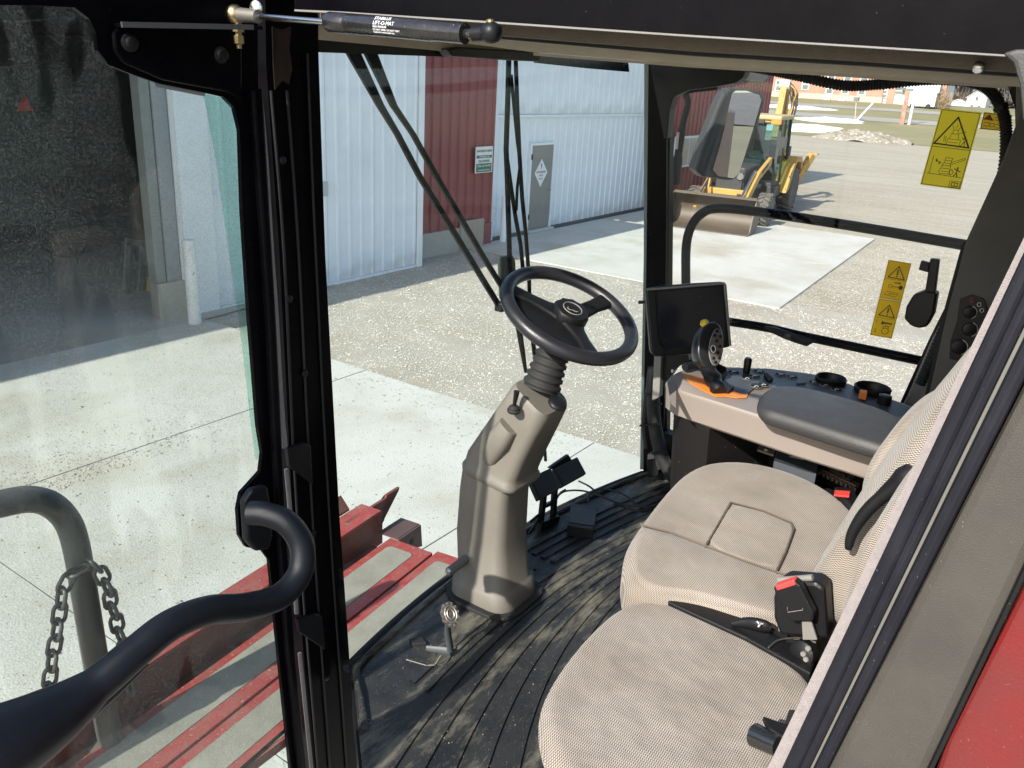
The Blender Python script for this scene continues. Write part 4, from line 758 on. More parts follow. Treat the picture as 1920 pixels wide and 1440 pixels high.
slab('dotted_fringe', [(290,155), (385,174), (384,181), (292,163)], 'y', DY + .006, (0,.0006,0), M('dot fringe', (.20,.22,.22), .6), door)
slab('free_edge', [(-430,-70), (-395,-70), (-400,1510), (-440,1510)], 'y', DY - .004, (0,.024,0), m_black, door, bevel=.004); slab('bottom_rail', [(-400,1502), (558,1502), (560,1545), (-402,1545)], 'y', DY - .004, (0,.024,0), m_black, door, bevel=.004)
# hinge arm plate pressed into the upper corner
slab('corner_plate', [(205,60), (225,42), (300,40), (440,48), (448,60), (448,190), (420,172), (300,150), (225,118), (208,95)], 'y', DY - .001, (0,-.010,0), m_black, door, bevel=.004)
for px, py in ((242,80), (413,103)): G().lathe([(.014,0), (.014,.003), (.009,.005), (.009,.012), (.004,.013)], P(px,py,'y',DY - .011), (0,-1,0), 14).build('bolt', m_plastic, door, smooth=40)
G().bar(P(228,47,'y',DY - .03), P(474,52,'y',DY - .06), .06, .006, (0,0,1)).build('strut_bracket', m_black, door)
G().bar(P(228,46,'y',DY - .062), P(474,51,'y',DY - .092), .006, .008, (0,0,1)).build('bracket_edge', M('bare edge', (.05,.047,.045), .4), door)
# grab handle
hm = slab('handle_mount', [(447,935), (462,913), (490,905), (496,940), (500,1000), (492,1025), (468,1028), (452,1010)], 'y', DY - .011, (0,-.022,0), m_handle, door, bevel=.006)
hpts = [((470,962), 1.236), ((500,964), 1.205), ((540,982), 1.165), ((566,1024), 1.135), ((562,1075), 1.12), ((525,1118), 1.115), ((460,1138), 1.115), ((390,1145), 1.115), ((320,1172), 1.115), ((255,1222), 1.115), ((180,1285), 1.12), ((108,1338), 1.125), ((25,1388), 1.13), ((-60,1432), 1.14), ((-150,1470), 1.19), ((-215,1490), 1.30)]
hc = spline([P(*p, 'y', y) for p, y in hpts], 6); rr = [.024, .0245, .0248, .025, .025, .025, .026, .0265, .027, .0275, .030, .046, .060, .066, .060, .040]
R_ = [rr[min(i//6, 15)] + (rr[min(i//6 + 1, 15)] - rr[min(i//6, 15)])*(i % 6)/6 for i in range(len(hc))]
G().tube(hc, R_, 16).build('grab_handle', m_handle, door, smooth=60)
G().tube([P(*q, 'y', 1.125) for q in ((270,1238), (205,1290), (140,1345), (60,1400))], [.012,.02,.022,.02], 10).build('handle_latch', m_plastic, door, smooth=60)
# ================================================================ gas strut
gs = thing('gas_strut', 'black and steel gas strut across the top of the doorway', 'gas strut', P(650,45,'x',1.1))
sa, sb, sc_ = P(446,28,'x',1.03), P(620,42,'x',1.03), P(905,60,'x',1.03); ax = (sc_ - sb).normalized()
G().tube([P(452,28.5,'x',1.03), sb], .0052, 10).build('rod', m_chrome, gs, smooth=50)
brl = G().lathe([(.0145,0), (.0155,.004), (.0155,.042), (.0150,.043), (.0150,.046), (.0155,.047), (.0155,.215), (.0145,.225), (.0145,(P(872,63,'x',1.03) - P(616,41,'x',1.03)).length)], P(616,41,'x',1.03), (P(872,63,'x',1.03) - P(616,41,'x',1.03)), 20).build('barrel', m_strut, gs, smooth=50)
G().tube([P(872,63,'x',1.03), P(888,64,'x',1.03)], .007, 10).build('neck', m_strut, gs); G().lathe([(.004,-.014), (.011,-.012), (.0145,-.004), (.0145,.004), (.011,.012), (.004,.014)], P(921,61,'x',1.03), (0,1,0), 16).build('end_socket', m_plastic, gs, smooth=60)
G().tube([P(888,64,'x',1.03), P(912,62,'x',1.03)], .0105, 12).build('end_socket_neck', m_plastic, gs, smooth=50); G().lathe([(.006,0), (.006,.006), (.002,.008)], P(919,46,'x',1.03), (0,0,1), 10).build('end_pin', m_brass, gs)
G().lathe([(.006,-.016), (.012,-.013), (.016,-.004), (.016,.004), (.012,.012), (.005,.016)], P(440,27,'x',1.03), (0,0,1), 16).build('ball_socket', m_brass, gs, smooth=60)
G().tube([P(450,28,'x',1.03), P(484,31,'x',1.03)], [.012,.011], 12).build('rod_end', m_steel, gs, smooth=50)
G().lathe([(.006,0), (.006,-.012), (.011,-.012), (.011,-.017), (.006,-.017), (.006,-.022), (.0095,-.023), (.0095,-.036), (.005,-.037), (.005,-.044)], P(446,40,'x',1.03), (0,0,1), 6).build('stud_nut', m_brass, gs)
fx = (P(800,55,'x',1.03) - P(700,47,'x',1.03)).normalized(); up_ = V(-.30,0,.95); up_ = (up_ - fx*up_.dot(fx)).normalized(); fn = fx.cross(up_)
def on_barrel(px, dz): q = P(px,50,'x',1.03); t = (q - sb).dot(fx); return sb + fx*t + up_*dz
def vis_n(dz): return None
for t_, sz, dz in (('STABILUS', .0080, .0108), ('LIFT-O-MAT', .0080, .0042), ('HIGH PRESSURE', .0040, -.0010), ('DO NOT OPEN  DO NOT HEAT', .0038, -.0052), ('FILLED WITH NITROGEN GAS', .0032, -.0088)):
    # print lies on the round barrel: each line is set on its own tangent
    a_ = math.asin(max(-1, min(1, dz/.0157))); nrm = V(-1,0,0); nrm = (nrm - fx*nrm.dot(fx)).normalized(); zz_ = fx.cross(nrm)*-1
    if zz_.z < 0: zz_ = -zz_
    pos = P(712,48.5,'x',1.03); pos = sb + fx*((pos - sb).dot(fx)); pos = pos + nrm*(.0158*math.cos(a_)) + zz_*(.0158*math.sin(a_)); ydir = zz_*math.cos(a_) - nrm*math.sin(a_)
    text_mesh('lettering', t_, sz, pos, -fx if fx.cross(ydir).dot(nrm) < 0 else fx, ydir, m_white, brl, .0002, 'LEFT')
scw = thing('frame_screw', 'bright cross-head screw on the door frame above the strut', 'screw', P(481,14,'x',1.05))
G().lathe([(.011,0), (.011,.004), (.007,.006)], P(481,14,'x',1.05), (-1,-.5,.1), 14).build('head', m_chrome, scw, smooth=40)
# ================================================================ wipers outside the windshield
def wy(z): return 1.445 + (z - 2.15)/1.5*.125
def W(px, py):
    y = 1.5
    for _ in range(4): p = P(px, py, 'y', y); y = wy(p.z) + .02
    return P(px, py, 'y', y)
m_wiper = M('wiper black', (.003,.003,.0032), .5, spec=.15)
wp = thing('parallel_wiper', 'slanting twin-arm wiper on the left half of the windshield', 'wiper', W(680,100))
for cen in ([(658,86,22), (666,102,22), (716,200,11), (748,253,9), (790,333,9), (880,480,9), (940,578,9)], [(690,86,20), (698,102,20), (741,200,10), (777,253,8), (820,330,8), (907,480,8), (947,545,8)]):
    lf, rt_ = [], []
    for k, (x, y, w_) in enumerate(cen):
        a, b = cen[max(0, k-1)], cen[min(len(cen)-1, k+1)]; dx, dy = b[0] - a[0], b[1] - a[1]; dl = math.hypot(dx, dy); lf.append((x - dy/dl*w_/2, y + dx/dl*w_/2)); rt_.append((x + dy/dl*w_/2, y - dx/dl*w_/2))
    G().prism([W(*q) for q in lf + rt_[::-1]], (0,.012,.004)).build('arm', m_wiper, wp)
G().box(W(942,574), (.05,.03,.03)).build('joint', m_plastic, wp, bevel=.004)
wb = thing('blade_wiper', 'upright wiper with bridged blade in the middle of the windshield', 'wiper', W(960,120))
def wbar(name, pts_, r, mt=None): G().tube([W(*q) for q in pts_], r, 8).build(name, mt or m_wiper, wb, smooth=50)
wbar('blade', [(954,112), (952,190), (949,280), (951,330), (953,400), (956,500), (966,560)], .0085); wbar('arm', [(967,112), (970,200), (974,290), (979,370), (986,440), (992,520), (994,600), (1002,665)], .007)
wbar('bridge', [(958,140), (963,190), (970,262), (975,300)], .006); wbar('bridge', [(951,300), (958,350), (967,410), (976,458), (982,520)], .007); wbar('bridge', [(975,310), (970,350), (968,395)], .005)
wbar('lower_arm', [(966,560), (972,610), (980,660), (986,698)], [.012,.011,.009,.006]); wbar('lower_arm', [(995,560), (998,620), (1004,668), (1014,760), (1020,820), (1023,864)], .006)
G().prism([W(*q) for q in ((941,482), (962,478), (967,490), (970,560), (962,590), (944,560))], (0,.02,0)).build('pivot_cover', M('dark green grey cover', (.028,.036,.033), .5), wb, bevel=.004)
# ================================================================ rails, mirror and steps outside
rl = thing('guard_rail', 'black tubular guard rail outside the right window', 'rail', (3.35, .9, FL))
G().tube(spline(PP([(1292,720), (1288,600), (1286,520), (1287,460), (1296,425), (1315,401), (1345,391), (1420,397), (1600,424), (1800,458), (2000,492)], 'x', 3.35), 6), .0195, 12).build('rail', m_black, rl, smooth=60)
G().tube(spline(PP([(1292,592), (1372,604), (1440,615), (1500,629), (1600,650), (1700,671), (1850,702)], 'x', 3.35), 6), .0185, 12).build('rail', m_black, rl, smooth=60)
slab('rail_bracket', [(1432,612), (1450,614), (1530,640), (1512,650), (1495,645), (1470,636), (1445,624)], 'x', 3.32, (.05,0,0), m_plastic, rl, bevel=.004)
m_mirhous = M('mirror housing', (.034,.036,.036), .5, bump=.2, bscale=200)
m_mirror = M('silvered mirror', (.80,.84,.84), .01, 1, c2=(.77,.81,.81)); [m_mirror.node_tree.links.remove(l) for l in list(m_mirror.node_tree.nodes['Principled BSDF'].inputs['Roughness'].links)]; m_mirror.node_tree.nodes['Principled BSDF'].inputs['Roughness'].default_value = .006
mir = thing('wing_mirror', 'large dark framed wing mirror hanging outside the right window', 'mirror', P(1370,250,'x',3.7))
mo = [(1303,318), (1312,285), (1330,240), (1345,200), (1357,175), (1368,165), (1390,164), (1424,170), (1434,180), (1434,192), (1425,225), (1412,262), (1397,300), (1386,330), (1377,338), (1360,338), (1318,332)]
mpl = [P(x, y, 'x', 3.7) for x, y in mo]; mc = sum(mpl, Vector())/len(mpl); mn = V(-.608,-.793,.018).normalized()
def onmir(px, py, d=0):
    r_ = V(*(RT @ np.array([px - CX, py - CY, F_PX]))); o_ = V(*CAMP); return o_ + r_*((mc - o_).dot(mn)/r_.dot(mn)) + mn*d
G().prism([onmir(x, y) for x, y in mo], -mn*.07).build('housing', m_mirhous, mir, bevel=.012)
mg = [(1335,318), (1345,285), (1357,240), (1365,200), (1371,175), (1378,170), (1398,170), (1422,178), (1426,188), (1420,210), (1408,250), (1393,297), (1384,325), (1374,334), (1345,330)]
G().prism([onmir(x, y, .004) for x, y in mg], mn*.003).build('mirror_glass', m_mirror, mir)
G().prism([onmir(x, y, -.02) for x, y in ((1395,131), (1450,137), (1447,150), (1438,158), (1405,155), (1390,148))], -mn*.06).build('convex_mirror', m_greypaint, mir, bevel=.01)
G().tube(spline(PP([(1278,165), (1290,190), (1280,235), (1272,290), (1266,345)], 'x', 3.3), 6), [.013]*13 + [.016]*6 + [.02]*6, 10).build('mirror_arm', m_rubber, mir, smooth=60)
slab('arm_tag', [(1269,248), (1274,248), (1271,280), (1266,280)], 'x', 3.28, (-.001,0,0), M('grey tag', (.3,.3,.29), .6), mir)
hl = thing('step_handrail', 'grey bent handrail outside the door glass', 'handrail', P(200,1440,'y',1.75))
G().tube(spline(PP([(-330,1560), (-300,1380), (-270,1200), (-225,1075), (-150,1000), (-60,960), (0,945), (55,936), (95,946), (125,975), (142,1020), (158,1110), (178,1230), (200,1350), (222,1470)], 'y', 1.75), 6), .0295, 16).build('tube', m_greypaint, hl, smooth=60)
G().prism(PP([(180,1428), (205,1400), (250,1395), (262,1425), (262,1470), (180,1470)], 'y', 1.74), (0,.06,0)).build('foot', m_greypaint, hl, bevel=.012)
# safety chain hung over the rail: every link a part
ch = thing('safety_chain', 'grey steel chain looped over the step handrail', 'chain', P(170,1060,'y',1.72)); m_chain = M('dull chain', (.085,.085,.08), .5, .5)
def chain(pts_, y, n0):
    path = spline([P(*q, 'y', y) for q in pts_], 12); L_ = 0; k = 0; pitch = .036; acc = 0; prev = path[0]; marks = [path[0]]
    for p in path[1:]:
        acc += (p - prev).length; prev = p
        if acc >= pitch: marks.append(p); acc = 0
    for i in range(len(marks) - 1):
        a, b = marks[i], marks[i+1]; t = (b - a).normalized(); s_ = t.cross(V(0,1,0)).normalized() if i % 2 else t.cross(t.cross(V(0,1,0))).normalized()
        c_ = (a + b)/2; lk = [c_ + t*(.016*math.cos(q) + .009*(1 if math.cos(q) > 0 else -1)) + s_*.0152*math.sin(q) for q in np.linspace(0, 2*math.pi, 14, endpoint=False)]
        G().tube(lk, .0052, 6, closed=True, caps=False).build('link', m_chain, ch, smooth=60)
chain([(162,1062), (130,1080), (116,1110), (112,1150), (104,1200), (96,1250), (91,1300), (88,1330)], 1.71, 0); chain([(168,1052), (190,1075), (205,1110), (200,1120), (212,1140), (222,1180), (240,1240), (246,1300)], 1.71, 0)
# ================================================================ red front ledge with grip strips
ld = thing('front_ledge', 'red steel ledge with grey grip strips below the windshield', 'ledge', (1.3, 1.5, 2.1)); LZ = 1.95; LS = 1.10
u = (P(732,1008,'z',LZ) - P(240,1360,'z',LZ)); u.z = 0; u.normalize(); vn = V(u.y, -u.x, 0); LO = P(732,1008,'z',LZ)
def LP(a, b, z=0): return LO + u*a*LS + vn*b*LS + V(0,0,z)      # a: along the ledge (0 at its right end), b: towards the cab
def lpl(name, a0, a1, b0, b1, z0, z1, mat, bevel=.002): return G().prism([LP(a0,b0,z0), LP(a1,b0,z0), LP(a1,b1,z0), LP(a0,b1,z0)], (0,0,z1 - z0)).build(name, mat, ld, bevel=bevel)
lpl('deck_plate', -2.4, .0, .0, .172, -.03, 0, m_redworn); G().prism([LP(-2.4,.179,-.032), LP(.02,.179,-.032)] + [V(LP(.02,.5).x,1.412,LZ - .032), V(.99,1.412,LZ - .032), V(.97,1.345,LZ - .032), V(.0,1.345,LZ - .032)], (0,0,.029)).build('deck_plate', m_redworn, ld)
def rpl(name, a0, a1, b0, b1, z):
    r_ = .018; o = []
    for cx_, cy_, s0_ in ((a1 - r_, b1 - r_, 0), (a0 + r_, b1 - r_, 1), (a0 + r_, b0 + r_, 2), (a1 - r_, b0 + r_, 3)):
        for k in range(5): an = (s0_ + k/4)*math.pi/2; o.append((cx_ + r_*math.cos(an), cy_ + r_*math.sin(an)))
    return G().prism([LP(a, b, z) for a, b in o], (0,0,.0015)).build(name, m_grip, ld)
rpl('grip_strip', -2.3, -.045, .028, .128, .0005); rpl('grip_strip', -2.3, -.03, .208, .292, -.0025); G().prism([LP(-1.6,.318,-.0025), LP(0,.318,-.0025), V(LP(0,.46).x,1.42,LZ - .0025), V(.985,1.42,LZ - .0025), V(.96,1.36,LZ - .0025), V(.60,1.36,LZ - .0025)], (0,0,.0015)).build('grip_strip', m_grip, ld)
# beam along the outer edge: web, top flange, end hook, bracket
bm_ = lpl('edge_beam', -2.4, .03, -.075, -.055, -.06, .078, m_reddirt); lpl('beam_flange', -2.4, .015, -.135, -.05, .079, .091, m_redworn)
lpl('beam_toe', -2.4, -.03, -.053, -.002, -.05, -.035, m_reddirt)
G().prism([LP(-.12,-.10,.092), LP(.17,-.10,.088), LP(.175,-.10,.100), LP(.10,-.10,.100), LP(.085,-.10,.0), LP(.02,-.10,-.06), LP(-.02,-.10,.04)], vn*.012).build('end_hook', m_reddirt, ld)
G().prism([LP(-.16,-.135,.093), LP(-.05,-.135,.093), LP(-.05,-.17,.138), LP(-.16,-.17,.138)], V(0,0,.008)).build('raised_tab', m_reddirt, ld); G().prism([LP(.0,-.05,.0), LP(.13,-.05,-.005), LP(.13,.03,-.005), LP(.0,.03,0)], (0,0,.006)).build('bracket', M('brown bracket', (.10,.055,.05), .5), ld)
G().prism([LP(.0,.031,.004), LP(.13,.031,-.001), LP(.14,.031,-.10), LP(.0,.031,-.06)], vn*.006).build('bracket_web', M('brown bracket web', (.12,.065,.06), .5), ld)
G().lathe([(.012,0), (.012,.002)], LP(.075,.0365,-.045), vn, 12).build('bracket_hole', m_ink, ld)
# ================================================================ steering column
def rrect(c, ax_, ay_, a, b, r, n=5):
    r = min(r, a*.98, b*.98); o = []
    for sx, sy, s0_ in ((1,1,0), (-1,1,1), (-1,-1,2), (1,-1,3)):
        for k in range(n): an = (s0_ + k/(n-1))*math.pi/2; o.append(c + ax_*(sx*(a - r) + r*math.cos(an)) + ay_*(sy*(b - r) + r*math.sin(an)))
    return o
sc = thing('steering_column', 'grey tan steering column with a black three-spoke wheel', 'steering column', (1.78, 1.2, FL))
X3 = V(1,0,0)
def ringat(px, py, x, a, b, r, tilt): return rrect(P(px,py,'x',x), X3, V(0,math.cos(tilt),math.sin(tilt)), a, b, r)
base = rrect(V(1.765,1.205,FL + .004), X3, V(0,1,0), .120, .125, .07); G().prism(base, (0,0,.012)).build('floor_gasket', m_rubber, sc, bevel=.003)
low = [rrect(V(1.765,1.208,FL + .016), X3, V(0,1,0), .100, .106, .05), rrect(V(1.765,1.210,FL + .055), X3, V(0,1,0), .098, .104, .05), rrect(V(1.766,1.212,FL + .066), X3, V(0,1,0), .090, .096, .048), rrect(V(1.766,1.212,FL + .072), X3, V(0,1,0), .084, .090, .045),
       rrect(V(1.782,1.238,FL + .20), X3, V(0,1,0), .078, .086, .034), rrect(V(1.792,1.243,FL + .33), X3, V(0,1,0), .075, .083, .030), rrect(V(1.796,1.240,FL + .385), X3, V(0,1,.12).normalized(), .074, .082, .028)]
G().loft(low).build('lower_housing', m_tan, sc, smooth=50)
T = .55; upv = [ringat(939,890,1.797,.078,.087,.030,.12), ringat(940,884,1.797,.084,.093,.030,.13), ringat(940,877,1.797,.084,.093,.030,.15), ringat(941,872,1.797,.079,.088,.030,.18), ringat(944,860,1.80,.078,.087,.030,.25), ringat(968,820,1.806,.077,.077,.028,.5), ringat(995,775,1.812,.074,.070,.026,T), ringat(1012,745,1.815,.074,.068,.035,T), ringat(1016,738,1.816,.068,.062,.03,T)]
G().loft(upv).build('upper_housing', m_tan, sc, smooth=50)
G().loft([rrect(P(955,798,'x',1.735), X3, V(0,.83,.55), .022, .030, .02), rrect(P(940,822,'x',1.728), X3, V(0,.83,.55), .030, .034, .022), rrect(P(922,855,'x',1.735), X3, V(0,.83,.55), .024, .026, .018), rrect(P(910,880,'x',1.755), X3, V(0,.83,.55), .010, .012, .008)]).build('lever_pod', m_tan, sc, smooth=60)
lv = P(966,770,'x',1.715); G().lathe([(.017,0), (.018,.006), (.013,.010), (.015,.013), (.010,.018), (.006,.02)], P(963,772,'x',1.715), (-.1,-.1,1), 14).build('lever_boot', m_rubber, sc, smooth=40)
G().tube([P(963,766,'x',1.715), P(966,750,'x',1.712), P(969,734,'x',1.71)], [.004,.006,.008], 10).build('turn_lever', m_plastic, sc, smooth=60)
WC, WN = V(1.85,1.071,3.022), V(-.0799,-.4255,.9010).normalized(); b0 = P(1014,728,'x',1.816); b1 = WC - WN*.075
bp2 = []; br2 = []
for k in range(46):
    t = k/45; bp2.append(b0.lerp(b1, t)); br2.append((.050 - .012*t) + (.0045 if (k // 3) % 2 else -.001))
G().tube(bp2, br2, 20).build('bellows', m_rubber, sc, smooth=70); G().tube([b1 - WN*.005, WC - WN*.02], [.034,.03], 16).build('hub_stem', m_plastic, sc, smooth=40)
wu = WN.cross(V(1,0,0)).normalized(); wv = WN.cross(wu).normalized(); RR = .176
def WP(a, r, h=0): return WC + (wu*math.cos(a) + wv*math.sin(a))*r + WN*h
wl = G().tube([WP(2*math.pi*k/64, RR) for k in range(64)], .0185, 14, closed=True, caps=False).build('wheel_rim', M('wheel leather', (.013,.013,.016), .36, bump=.25, bscale=350, c2=(.02,.02,.024)), sc, smooth=70)
# which wheel angle shows at a given pixel
def wheel_ang(px, py):
    r_ = V(*(RT @ np.array([px - CX, py - CY, F_PX]))); o_ = V(*CAMP); p = o_ + r_*((WC - o_).dot(WN)/r_.dot(WN)) - WC; return math.atan2(p.dot(wv), p.dot(wu))
for a_, sw in ((wheel_ang(1135,565), .021), (wheel_ang(960,545), .018), (wheel_ang(1110,668), .018)):
    t_ = (wv*math.cos(a_) - wu*math.sin(a_)); rings = []
    for r_, w_, h_ in ((.03,.034,-.012), (.06,.024,-.010), (.11,sw,-.004), (.165,sw*1.25,0)): c_ = WP(a_, r_, h_); rings.append(rrect(c_, t_, WN, w_, .010, .009, 4))
    G().loft(rings).build('spoke', m_plastic, wl, smooth=50)
aL, aB = wheel_ang(960,545), wheel_ang(1110,668); da = (aB - aL) % (2*math.pi); da = da if da < math.pi else da - 2*math.pi
fan = [WP(aL + da*k/10, .164, -.004) for k in range(11)] + [WP(aB, .05, -.010), WP((aL + da/2), .035, -.012), WP(aL, .05, -.010)]
G().prism(fan, -WN*.006).build('wheel_web', m_plastic, wl)
cap = [(.046 + (.004 if k % 2 else 0)) for k in range(20)]
G().loft([[WP(2*math.pi*k/20, cap[k]*s_, h_) for k in range(20)] for s_, h_ in ((.92,-.02), (1,-.012), (1,.010), (.93,.016), (.7,.017))]).build('horn_cap', m_plastic, wl, smooth=45)
G().tube([WP(2*math.pi*k/24, .026, .0175) for k in range(24)], .0016, 6, closed=True, caps=False).build('cap_emblem', m_trim2, wl); G().tube([WP(.6 + k*.35, .012 + .004*math.sin(k), .0178) for k in range(9)], .0014, 6).build('cap_emblem', m_trim2, wl)
kn = P(1047,757,'x',1.80); G().lathe([(.026,0), (.026,.004), (.02,.009), (.006,.011)], P(1045,757,'x',1.79), V(-.2,-.45,.88), 18).build('tilt_knob', m_plastic, sc, smooth=50)
pg_a, pg_b = P(878,1046,'x',1.73), P(841,1073,'x',1.58); pg_a = V(1.70,1.275,2.335); 
pg_a = P(884,1040,'x',1.715); pg_b = P(842,1072,'x',1.63)
G().tube([pg_a, pg_b], .0135, 12).build('foot_peg', M('grey rubber peg', (.10,.098,.09), .7), sc, smooth=50); G().tube([pg_b - (pg_b - pg_a).normalized()*.002, pg_b + (pg_b - pg_a).normalized()*.006], [.0135,.011], 12).build('peg_tip', m_chrome, sc, smooth=50)
for px, py in ((905,1085), (985,1098), (1003,1068)): G().lathe([(.005,0), (.0045,.003)], P(px,py,'z',FL + .045), (-.6,-.7,.2), 8).build('housing_screw', m_plastic, sc)
# ================================================================ foot pedal on the left
fp = thing('foot_pedal', 'small cast foot pedal on a bent arm standing on the mat', 'pedal', P(843,1222,'z',FL))
hd = P(843,1152,'x',1.452); nn = V(-.25,-.72,.62).normalized(); t1 = nn.cross(V(0,0,1)).normalized(); t2 = nn.cross(t1).normalized()
if t2.z < 0: t2 = -t2
o = []
for k in range(16): a = 2*math.pi*k/16; r_ = .030 if k % 2 else .0262; o.append(hd + t1*r_*.82*math.cos(a) + t2*r_*1.1*math.sin(a))
hdo = G().prism([p - nn*.006 for p in o], nn*.012).build('pad', M('worn pedal casting', (.05,.045,.042), .5, c2=(.16,.13,.11), scale=120, bump=.3, bscale=300), fp)
for rr_ in (.020, .012): G().tube([hd + nn*.0068 + t1*rr_*.82*math.cos(a) + t2*rr_*1.1*math.sin(a) for a in np.linspace(0, 2*math.pi, 16, endpoint=False)], .002, 5, closed=True, caps=False).build('tread', m_steel, hdo, smooth=60)
for k in range(12): a = 2*math.pi*k/12; G().lathe([(.004,0), (.0035,.004)], hd + nn*.005 + t1*.0255*.82*math.cos(a) + t2*.0255*1.1*math.sin(a), nn, 6).build('tread_stud', m_steel, hdo)
a0, a1, a2 = hd - nn*.006 - t2*.02, P(845,1222,'z',FL + .022), P(800,1216,'z',FL + .014)
G().tube([hd - nn*.008, hd.lerp(a1, .5) + V(.004,.012,0), a1], [.010,.012,.012], 8, flat=.5).build('arm', M('grey pedal arm', (.055,.062,.066), .5), fp, smooth=50); G().tube([a1, a1.lerp(a2, .5), a2], [.013,.011,.009], 8, flat=.5).build('foot', M('grey pedal foot', (.06,.068,.072), .5), fp, smooth=50)
G().prism(PP([(767,1205), (790,1200), (800,1212), (775,1214)], 'z', FL + .004), (0,0,.012)).build('pivot_boot', m_rubber, fp, bevel=.002)
# ================================================================ brake pedals
bpd = thing('brake_pedals', 'pair of ribbed black brake pedals beside the column', 'pedal', P(1020,960,'z',FL))
def quadpad(nm, tl, tr_, br_, bl, y):
    a, b, c, d = [P(*q, 'y', y + dy) for q, dy in ((tl, .03), (tr_, .03), (br_, -.02), (bl, -.02))]; n_ = (b - a).cross(d - a).normalized()
    if n_.y > 0: n_ = -n_
    pd = G().prism([a, b, c, d], -n_*.018).build(nm, m_rubber, bpd, bevel=.004)
    for k in range(7):
        t = .10 + k*.13; G().bar(a.lerp(d, t).lerp(b.lerp(c, t), .06) + n_*.001, a.lerp(d, t).lerp(b.lerp(c, t), .94) + n_*.001, .006, .005, n_).build('tread_rib', m_rubber, pd)
    return n_
quadpad('pad', (993,896), (1033,877), (1050,917), (1012,938), 1.25); quadpad('pad', (1036,880), (1083,856), (1100,888), (1055,913), 1.26)
slab('pad_plate', [(1030,878), (1066,853), (1072,862), (1040,882)], 'y', 1.30, (0,.01,0), m_plastic, bpd)
for a, b in (((1020,925),(1013,985)), ((1040,915),(1037,975))): G().bar(P(*a,'y',1.285), P(*b,'y',1.30), .022, .014, (0,1,0)).build('arm', m_plastic, bpd)
G().bar(P(1008,985,'y',1.30), P(1042,972,'y',1.30), .03, .03).build('cross_bar', m_plastic, bpd); G().bar(P(1018,950,'y',1.29), P(1036,942,'y',1.29), .012, .012).build('cross_link', m_plastic, bpd)
G().tube(spline(PP([(995,978), (1012,965), (1003,985), (992,1000)], 'y', 1.3), 4), .005, 6).build('return_spring', m_plastic, bpd)
# accessory box and loose cables on the floor
ab = thing('junction_box', 'flat black box lying on the mat by the pedals', 'box', P(1090,970,'z',FL))
G().prism(PP([(1072,943), (1119,951), (1113,992), (1064,984)], 'z', FL + .045), (0,0,-.042)).build('case', m_plastic, ab, bevel=.003); G().prism(PP([(1070,950), (1118,958), (1114,986), (1066,979)], 'z', FL + .046), (0,0,.001)).build('cover', M('box cover', (.04,.04,.04), .6), ab)
cb = thing('loose_cables', 'loose black cables arching over the mat towards the corner', 'cable', P(1150,930,'z',FL))
for pts_, z_ in (([(1045,930), (1060,921), (1090,920), (1120,928), (1150,940), (1185,948), (1215,950), (1240,944)], .05), ([(1085,902), (1105,912), (1125,928), (1160,945), (1195,958), (1230,950)], .04), ([(1103,942), (1105,928), (1118,919), (1140,918), (1165,925), (1185,938), (1195,950)], .05), ([(1150,945), (1185,955), (1205,960), (1225,955)], .02), ([(1060,918), (1050,925), (1042,938)], .06)):
    G().tube(spline(PP(pts_, 'z', FL + z_), 6), .0038, 6).build('cable', m_rubber, cb, smooth=60)
# ================================================================ harness on the right front post
hn = thing('wiring_harness', 'thick black wiring harness tied to the front right post', 'harness', P(1225,900,'x',2.76))
for pts_, r in (([(1228,690), (1224,730), (1226,780), (1234,830), (1248,870), (1270,905)], .026), ([(1221,700), (1212,750), (1208,800), (1212,840)], .010), ([(1232,700), (1232,760), (1242,830), (1262,880)], .008), ([(1219,720), (1222,800), (1228,850), (1236,880)], .006)):
    G().tube(spline(PP(pts_, 'x', 2.74), 6), r, 10).build('bundle', m_rubber, hn, smooth=60)
for py, a, b in ((740,1212,1232), (798,1200,1236), (850,1222,1248), (760,1222,1240)): G().bar(P(a,py,'x',2.71), P(b,py - 3,'x',2.71), .010, .006).build('tie', m_plastic, hn)
slab('connector', [(1212,858), (1234,858), (1234,892), (1214,896)], 'x', 2.74, (.04,0,0), m_plastic, hn, bevel=.004); slab('connector_lid', [(1214,852), (1226,850), (1228,860), (1214,862)], 'x', 2.738, (.03,0,0), m_steel, hn, bevel=.002)
# ================================================================ display monitor
mn_c = P(1290,600,'x',2.56); nm = V(-.80,-.56,.16).normalized(); mu = V(.575,-.82,0).normalized(); mu = (mu - nm*mu.dot(nm)).normalized(); mv = nm.cross(mu).normalized()
if mv.z < 0: mv = -mv
mo_ = thing('display_monitor', 'black in-cab display monitor with a blank screen on the front post', 'monitor', mn_c)
def MP(px, py, d=0):
    r_ = V(*(RT @ np.array([px - CX, py - CY, F_PX]))); o_ = V(*CAMP); return o_ + r_*((mn_c - o_).dot(nm)/r_.dot(nm)) + nm*d
out_ = [(1211,543), (1240,537), (1300,532), (1358,529), (1363,533), (1372,645), (1368,651), (1300,664), (1228,669), (1220,660)]
G().prism([MP(*q) for q in out_], -nm*.035).build('housing', m_plastic, mo_, bevel=.006); fr_ = [(1232,548), (1352,537), (1362,640), (1238,656)]
G().prism([MP(*q, .001) for q in fr_], nm*.001).build('screen', m_screen, mo_)
for a, b in (((1213,543),(1358,531)), ((1358,531),(1369,648))): G().tube([MP(*a, .003), MP(*b, .003)], .004, 8).build('bezel_edge', m_trim2, mo_, smooth=60)
G().prism([MP(*q, .004) for q in ((1213,545), (1228,545), (1234,640), (1246,655), (1240,668), (1222,664))], nm*.006).build('side_grip', m_plastic, mo_, bevel=.002)
